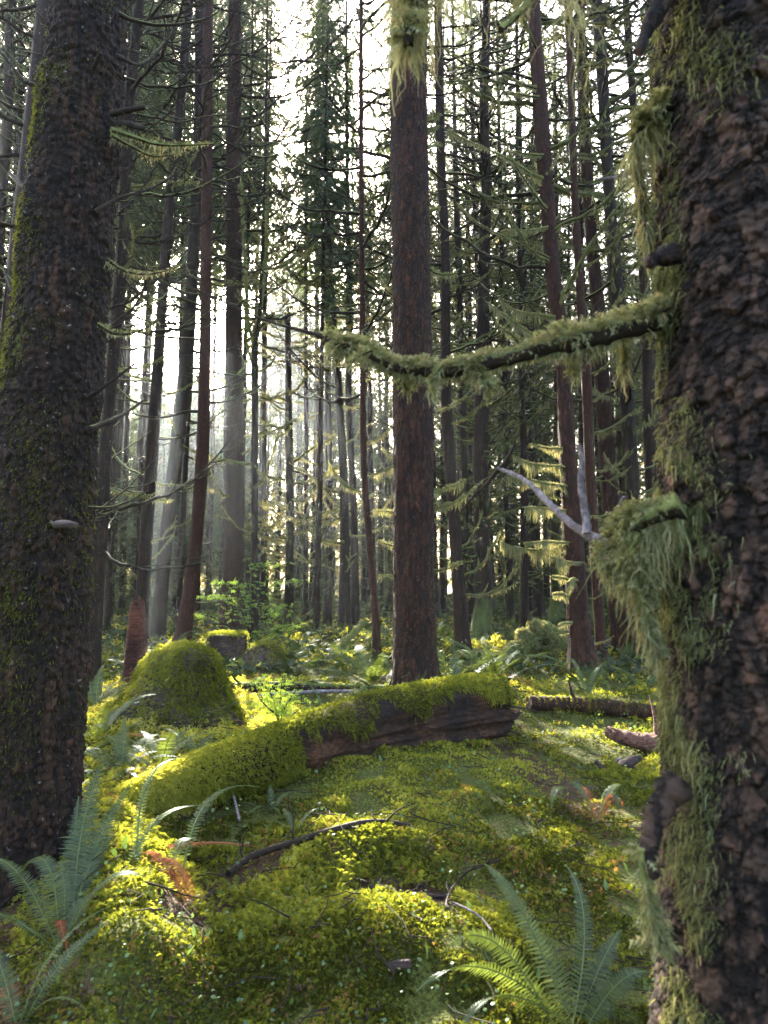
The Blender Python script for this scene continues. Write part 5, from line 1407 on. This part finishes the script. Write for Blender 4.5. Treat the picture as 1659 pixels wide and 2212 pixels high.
leafy_shrub('sapling', 'young light green sapling with flat layered sprays before the dark brown trunk', b, [([(540, 1320), (560, 1230), (600, 1215)], .3), ([(530, 1320), (510, 1270), (470, 1255)], -.2), ([(530, 1340), (500, 1292), (450, 1290)], .2), ([(548, 1330), (590, 1262), (642, 1256)], 0), ([(550, 1350), (590, 1310), (622, 1352)], -.3), ([(520, 1370), (450, 1330), (396, 1326)], .1), ([(560, 1380), (600, 1360), (650, 1345)], .2)], .11, 120, .20, seed=3)
b = gnd(602, 1592)
leafy_shrub('shrub', 'small yellow leaved bush glowing in the sun behind the rotten log', b, [([(598, 1540), (585, 1500), (560, 1468)], .1), ([(604, 1540), (606, 1500), (610, 1462)], .2), ([(606, 1550), (620, 1520), (640, 1490)], 0), ([(600, 1550), (580, 1530), (560, 1510)], -.1), ([(605, 1560), (630, 1545), (650, 1530)], .1)], .06, 80, .07, seed=4, flat=.5, tone=(.6, 1.0))

def litter():
    mb = MB(); g = np.random.default_rng(8)
    for q in range(650):
        r = 2.0 * (12 / 2.0) ** g.random(); a = R(40) * (2 * g.random() - 1)
        x, y = r * math.sin(a), r * math.cos(a)
        az = g.random() * 6.28; l = g.uniform(.05, .35) * (.6 + .1 * r); u = np.linspace(0, 1, 5)
        X, Y = x + math.cos(az) * l * u + .02 * g.normal(size=5), y + math.sin(az) * l * u + .02 * g.normal(size=5)
        P = np.stack([X, Y, ground_z(X, Y) + .03 + .05 * g.random() + .05 * g.normal() * u], 1)
        tube(mb, P, g.uniform(.0015, .005) * (1 - .5 * u), 4, moss=.1, cap=False)
    tag(mb.build('twig_litter', M['branch']), kind='stuff')
    ml = MB(); n = 4200
    r = 1.9 * (9 / 1.9) ** rng.random(n); a = R(42) * (2 * rng.random(n) - 1); x, y = r * np.sin(a), r * np.cos(a)
    q = np.stack([x, y, 0 * x], 1); k = fbm(q * 1.4, 55, 3) > .47; x, y, q, r = x[k], y[k], q[k], r[k]; n = len(x)
    P = np.stack([x, y, ground_z(x, y) + .04 + .04 * rng.random(n)], 1)
    D = np.stack([rng.normal(size=n), rng.normal(size=n), .35 + .3 * rng.random(n)], 1)
    leaves(ml, P, D, (.012 + .014 * rng.random(n)) * np.clip(r / 4, .8, 1.6), tone_at(q, 57, .0, .7, .3))
    n = 260
    r = 1.9 * (8 / 1.9) ** rng.random(n); a = R(42) * (2 * rng.random(n) - 1); x, y = r * np.sin(a), r * np.cos(a)
    P = np.stack([x, y, ground_z(x, y) + .01], 1)
    leaves(ml, P, np.array([0, 0, 1.0]) + .4 * rng.normal(size=(n, 3)), .03 + .04 * rng.random(n), .1 + .5 * rng.random(n), width=.35)
    tag(ml.build('ground_leaves', M['sorrel'], smooth=False), kind='stuff')
    mu = MB(); n = 15000
    r = 11 * (62 / 11) ** rng.random(n); a = R(40) * (2 * rng.random(n) - 1); x, y = r * np.sin(a), r * np.cos(a)
    q = np.stack([x, y, 0 * x], 1); k = fbm(q * .5, 58, 3) > .42; x, y, r, q = x[k], y[k], r[k], q[k]; n = len(x)
    P = np.stack([x, y, ground_z(x, y) + .05 + .35 * rng.random(n) * rng.random(n)], 1)
    D = np.stack([rng.normal(size=n), rng.normal(size=n), .3 + .6 * rng.random(n)], 1)
    fronds(mu, P, D, (.28 + .35 * rng.random(n)) * np.clip(r / 25, .6, 1.4), np.clip(tone_at(q * .4, 59, .0, .45, .25), 0, 1), droop=.7, pairs=4, width=.24, fleshy=.08)
    tag(mu.build('undergrowth', M['fern'], smooth=False), kind='stuff')
litter()
# ------------------------------------------------------------------ slim trees deep in the forest
# sunlit places of the floor: no stem of the far wood stands in their light
LIT = []
TALL = set()
for px, py in ((1300, 1600), (1220, 1500), (1400, 1740), (380, 1930), (750, 1840), (870, 2020), (1000, 1460), (810, 1460), (1150, 1100), (560, 900)):
    p = gnd(px, py) if py > 1400 else at(px, py, 10.5 if px > 900 else 15.0)
    LIT.append((p[0] * PERP[0] + p[1] * PERP[1], p[0] * ALONG[0] + p[1] * ALONG[1]))

def far_trees():
    protos = []
    for i in range(8):
        protos.append(far_tree_meshes(700 + i, H=22 + 5 * (i % 3), r0=.13 + .03 * (i % 4), dead1=17 + 2 * (i % 3), c0=[15, 18, 16, 19][i % 4], L0=1.2 + .15 * (i % 3), dens=.6, ndead=190 + 15 * (i % 3), moss=.3 + .1 * (i % 4)))
    high = [far_tree_meshes(800 + i, H=44, r0=.15 + .02 * i, dead1=8, c0=19, L0=2.9, ndead=90, dens=.75) for i in range(4)]
    young = [far_tree_meshes(850 + i, H=15, r0=.10, dead1=5, c0=2.6, L0=2.0, ndead=50, dens=1.3) for i in range(3)]
    g = np.random.default_rng(2024)
    pts = list(HERO); n = 0; tries = 0
    seeds = [(545, 27), (572, 35), (598, 30), (622, 39), (646, 27), (470, 34), (430, 29), (382, 32), (528, 40), (660, 36), (556, 41), (583, 24), (610, 25), (585, 39), (512, 28), (536, 33), (560, 24), (575, 29), (605, 41), (630, 32), (410, 24), (455, 40), (490, 26), (350, 28), (365, 38)]
    while n < 270 and tries < 60000:
        tries += 1
        if n < 98:                                       # first the lane of the sun, tall stems with high crowns and young trees beyond
            s0 = g.uniform(17, 42) if n < 54 else g.uniform(45, 60)
            c0 = g.uniform(-2, 6.4)
            x, y = s0 * ALONG[0] + c0 * PERP[0], s0 * ALONG[1] + c0 * PERP[1]
            r = math.hypot(x, y)
            if seeds:
                px, y = seeds.pop(); x = (px - W_ / 2) / FPX * y; r = math.hypot(x, y)
            if tries > 2500 and n < 54: n = 54
            if tries > 6000: n = 98
        else:
            r = math.sqrt(15.5 ** 2 + (60 ** 2 - 15.5 ** 2) * g.random())
            a = R(34) * (2 * g.random() - 1)
            x, y = r * math.sin(a), r * math.cos(a)
        if min((x - p) ** 2 + (y - q) ** 2 for p, q in pts) < (1.5 + .012 * r) ** 2: continue
        c = x * PERP[0] + y * PERP[1]; s = x * ALONG[0] + y * ALONG[1]
        if any(abs(c - tc) < (.25 if s > 24 or -2 < c < 6.4 else 1.2) and s > ts for tc, ts in LIT): continue
        lane = -2.0 < c < 6.4
        sca = g.uniform(.8, 1.25)
        pool = protos
        if lane:                                   # the gap the low sun shines through
            if s < 16.5 or 42 < s < 45: continue
            pool = high if s < 43 else young
            sca = (.456 * (s - 1.2) + 1.1 + .3 * g.normal()) / 19 if s < 43 else min(1.4, .45 * (s - 11.5) / 15) * g.uniform(.85, 1)
        pts.append((x, y)); n += 1
        tr, cr = pool[g.integers(len(pool))]
        tall = pool is high
        z = ground_z(x, y)[0]
        root = bpy.data.objects.new('conifer_tree', None); COL.objects.link(root)
        root.location = (x, y, z); root.rotation_euler = (g.normal() * .018, g.normal() * .018, g.random() * 6.283)
        root.scale = (sca * g.uniform(.9, 1.1),) * 2 + (sca,)
        tag(root, 'slim dark conifer with mossy dead branches deep in the forest', 'tree', 'slim conifers deep in the forest')
        if tall: TALL.add(root.name)
        for nm, me in (('trunk', tr), ('crown', cr)):
            if me is None: continue
            o = bpy.data.objects.new(nm, me); COL.objects.link(o); o.parent = root
    # the same wood beside and behind the camera, unseen, added to darken trunk fronts
    k = 0
    while k < 14:
        r = 9 + 13 * g.random(); a = R(50) + R(260) * g.random()
        x, y = r * math.sin(a), r * math.cos(a)
        if min((x - p) ** 2 + (y - q) ** 2 for p, q in pts) < 4: continue
        pts.append((x, y)); k += 1
        tr, cr = protos[g.integers(len(protos))]
        root = bpy.data.objects.new('conifer_tree', None); COL.objects.link(root)
        root.location = (x, y, ground_z(x, y)[0]); root.rotation_euler = (0, 0, g.random() * 6.283); root.scale = (1.3, 1.3, .9)
        tag(root, 'slim dark conifer with mossy dead branches deep in the forest', 'tree', 'slim conifers deep in the forest')
        for nm, me in (('trunk', tr), ('crown', cr)):
            o = bpy.data.objects.new(nm, me); COL.objects.link(o); o.parent = root
far_trees()

def distant_forest():
    """the edge of the wood far behind: one mass of boughs and thin stems"""
    g = np.random.default_rng(404)
    mb = MB(); n = 42000
    r = g.uniform(61, 72, n); a = R(37) * (2 * g.random(n) - 1)
    x, y = r * np.sin(a), r * np.cos(a)
    c = x * PERP[0] + y * PERP[1]; s = x * ALONG[0] + y * ALONG[1]
    top = np.where((c > -4) & (c < 8), .45 * (s - 12), 34.0) * (.55 + .45 * vnoise(np.stack([a * 30, 0 * a, 0 * a], 1), 5))
    z = top * g.random(n) ** .85
    q = np.stack([x * .35, y * .35, z * .18], 1)
    k = fbm(q, 6, 3) > .46
    P = np.stack([x, y, z - .2], 1)[k]; m = len(P)
    D = np.stack([g.normal(size=m), g.normal(size=m), -.35 + .3 * g.normal(size=m)], 1)
    fronds(mb, P, D, .8 + .9 * g.random(m), np.clip(.55 + .25 * g.normal(size=m), 0, 1), droop=.5, pairs=4, width=.34, fleshy=.10)
    tag(mb.build('distant_forest', M['needles'], smooth=False), kind='stuff')
distant_forest()

# ------------------------------------------------------------------ gaps the sun finds
def open_the_canopy():
    """where the photograph shows sun on the floor, the dead branches and the few stems that stood in its way are left out"""
    dg = bpy.context.evaluated_depsgraph_get(); dg.update()
    S = Vector(SUN); g = np.random.default_rng(99)
    spots = [(1300, 1600, 110, 55, 0), (1395, 1720, 40, 60, 0), (1040, 1458, 100, 20, .3), (810, 1458, 50, 18, .3), (380, 1930, 45, 60, 0), (755, 1840, 95, 35, 0), (870, 2010, 95, 40, 0), (700, 1480, 120, 15, 0),
             (1150, 1000, 50, 50, 10.9), (1150, 1150, 60, 50, 10.9), (797, 1150, 8, 180, 11.9), (620, 1500, 30, 30, .3)]
    kill = {}
    for px, py, rx, ry, z in spots:
        n = 36; tally = {}
        for q in range(n):
            x, y = px + rx * g.uniform(-1, 1), py + ry * g.uniform(-1, 1)
            p = at(x, y, z) if z > 2 else gnd(x, y, .13 + z * g.random())
            p = Vector([float(c) for c in p]) + S * .25
            for hop in range(12):
                hit, loc, nor, idx, ob, mat = sc.ray_cast(dg, p, S)
                if not hit: break
                top = ob
                while top.parent: top = top.parent
                nm = top.name.split('.')[0]; on = ob.name.split('.')[0]
                if nm == 'conifer_tree':
                    tally[top.name] = tally.get(top.name, 0) + 1
                elif ob is not top and nm.endswith('tree') and (on == 'branch' or (on == 'moss' and ob.parent.name.startswith('branch'))) and (Vector(p) - loc).length > 0 and ob.data.users > 1:
                    br = ob if on == 'branch' else ob.parent
                    kill[br.name] = 1
                p = loc + S * .02
        for k, v in tally.items():
            if v >= (15 if k in TALL else 9 if z > 2 else 4): kill[k] = 1
    for nm in kill:
        o = bpy.data.objects.get(nm)
        if o is None: continue
        for c in list(o.children): bpy.data.objects.remove(c)
        bpy.data.objects.remove(o)
    print('opened', len(kill))
open_the_canopy()
make_haze()
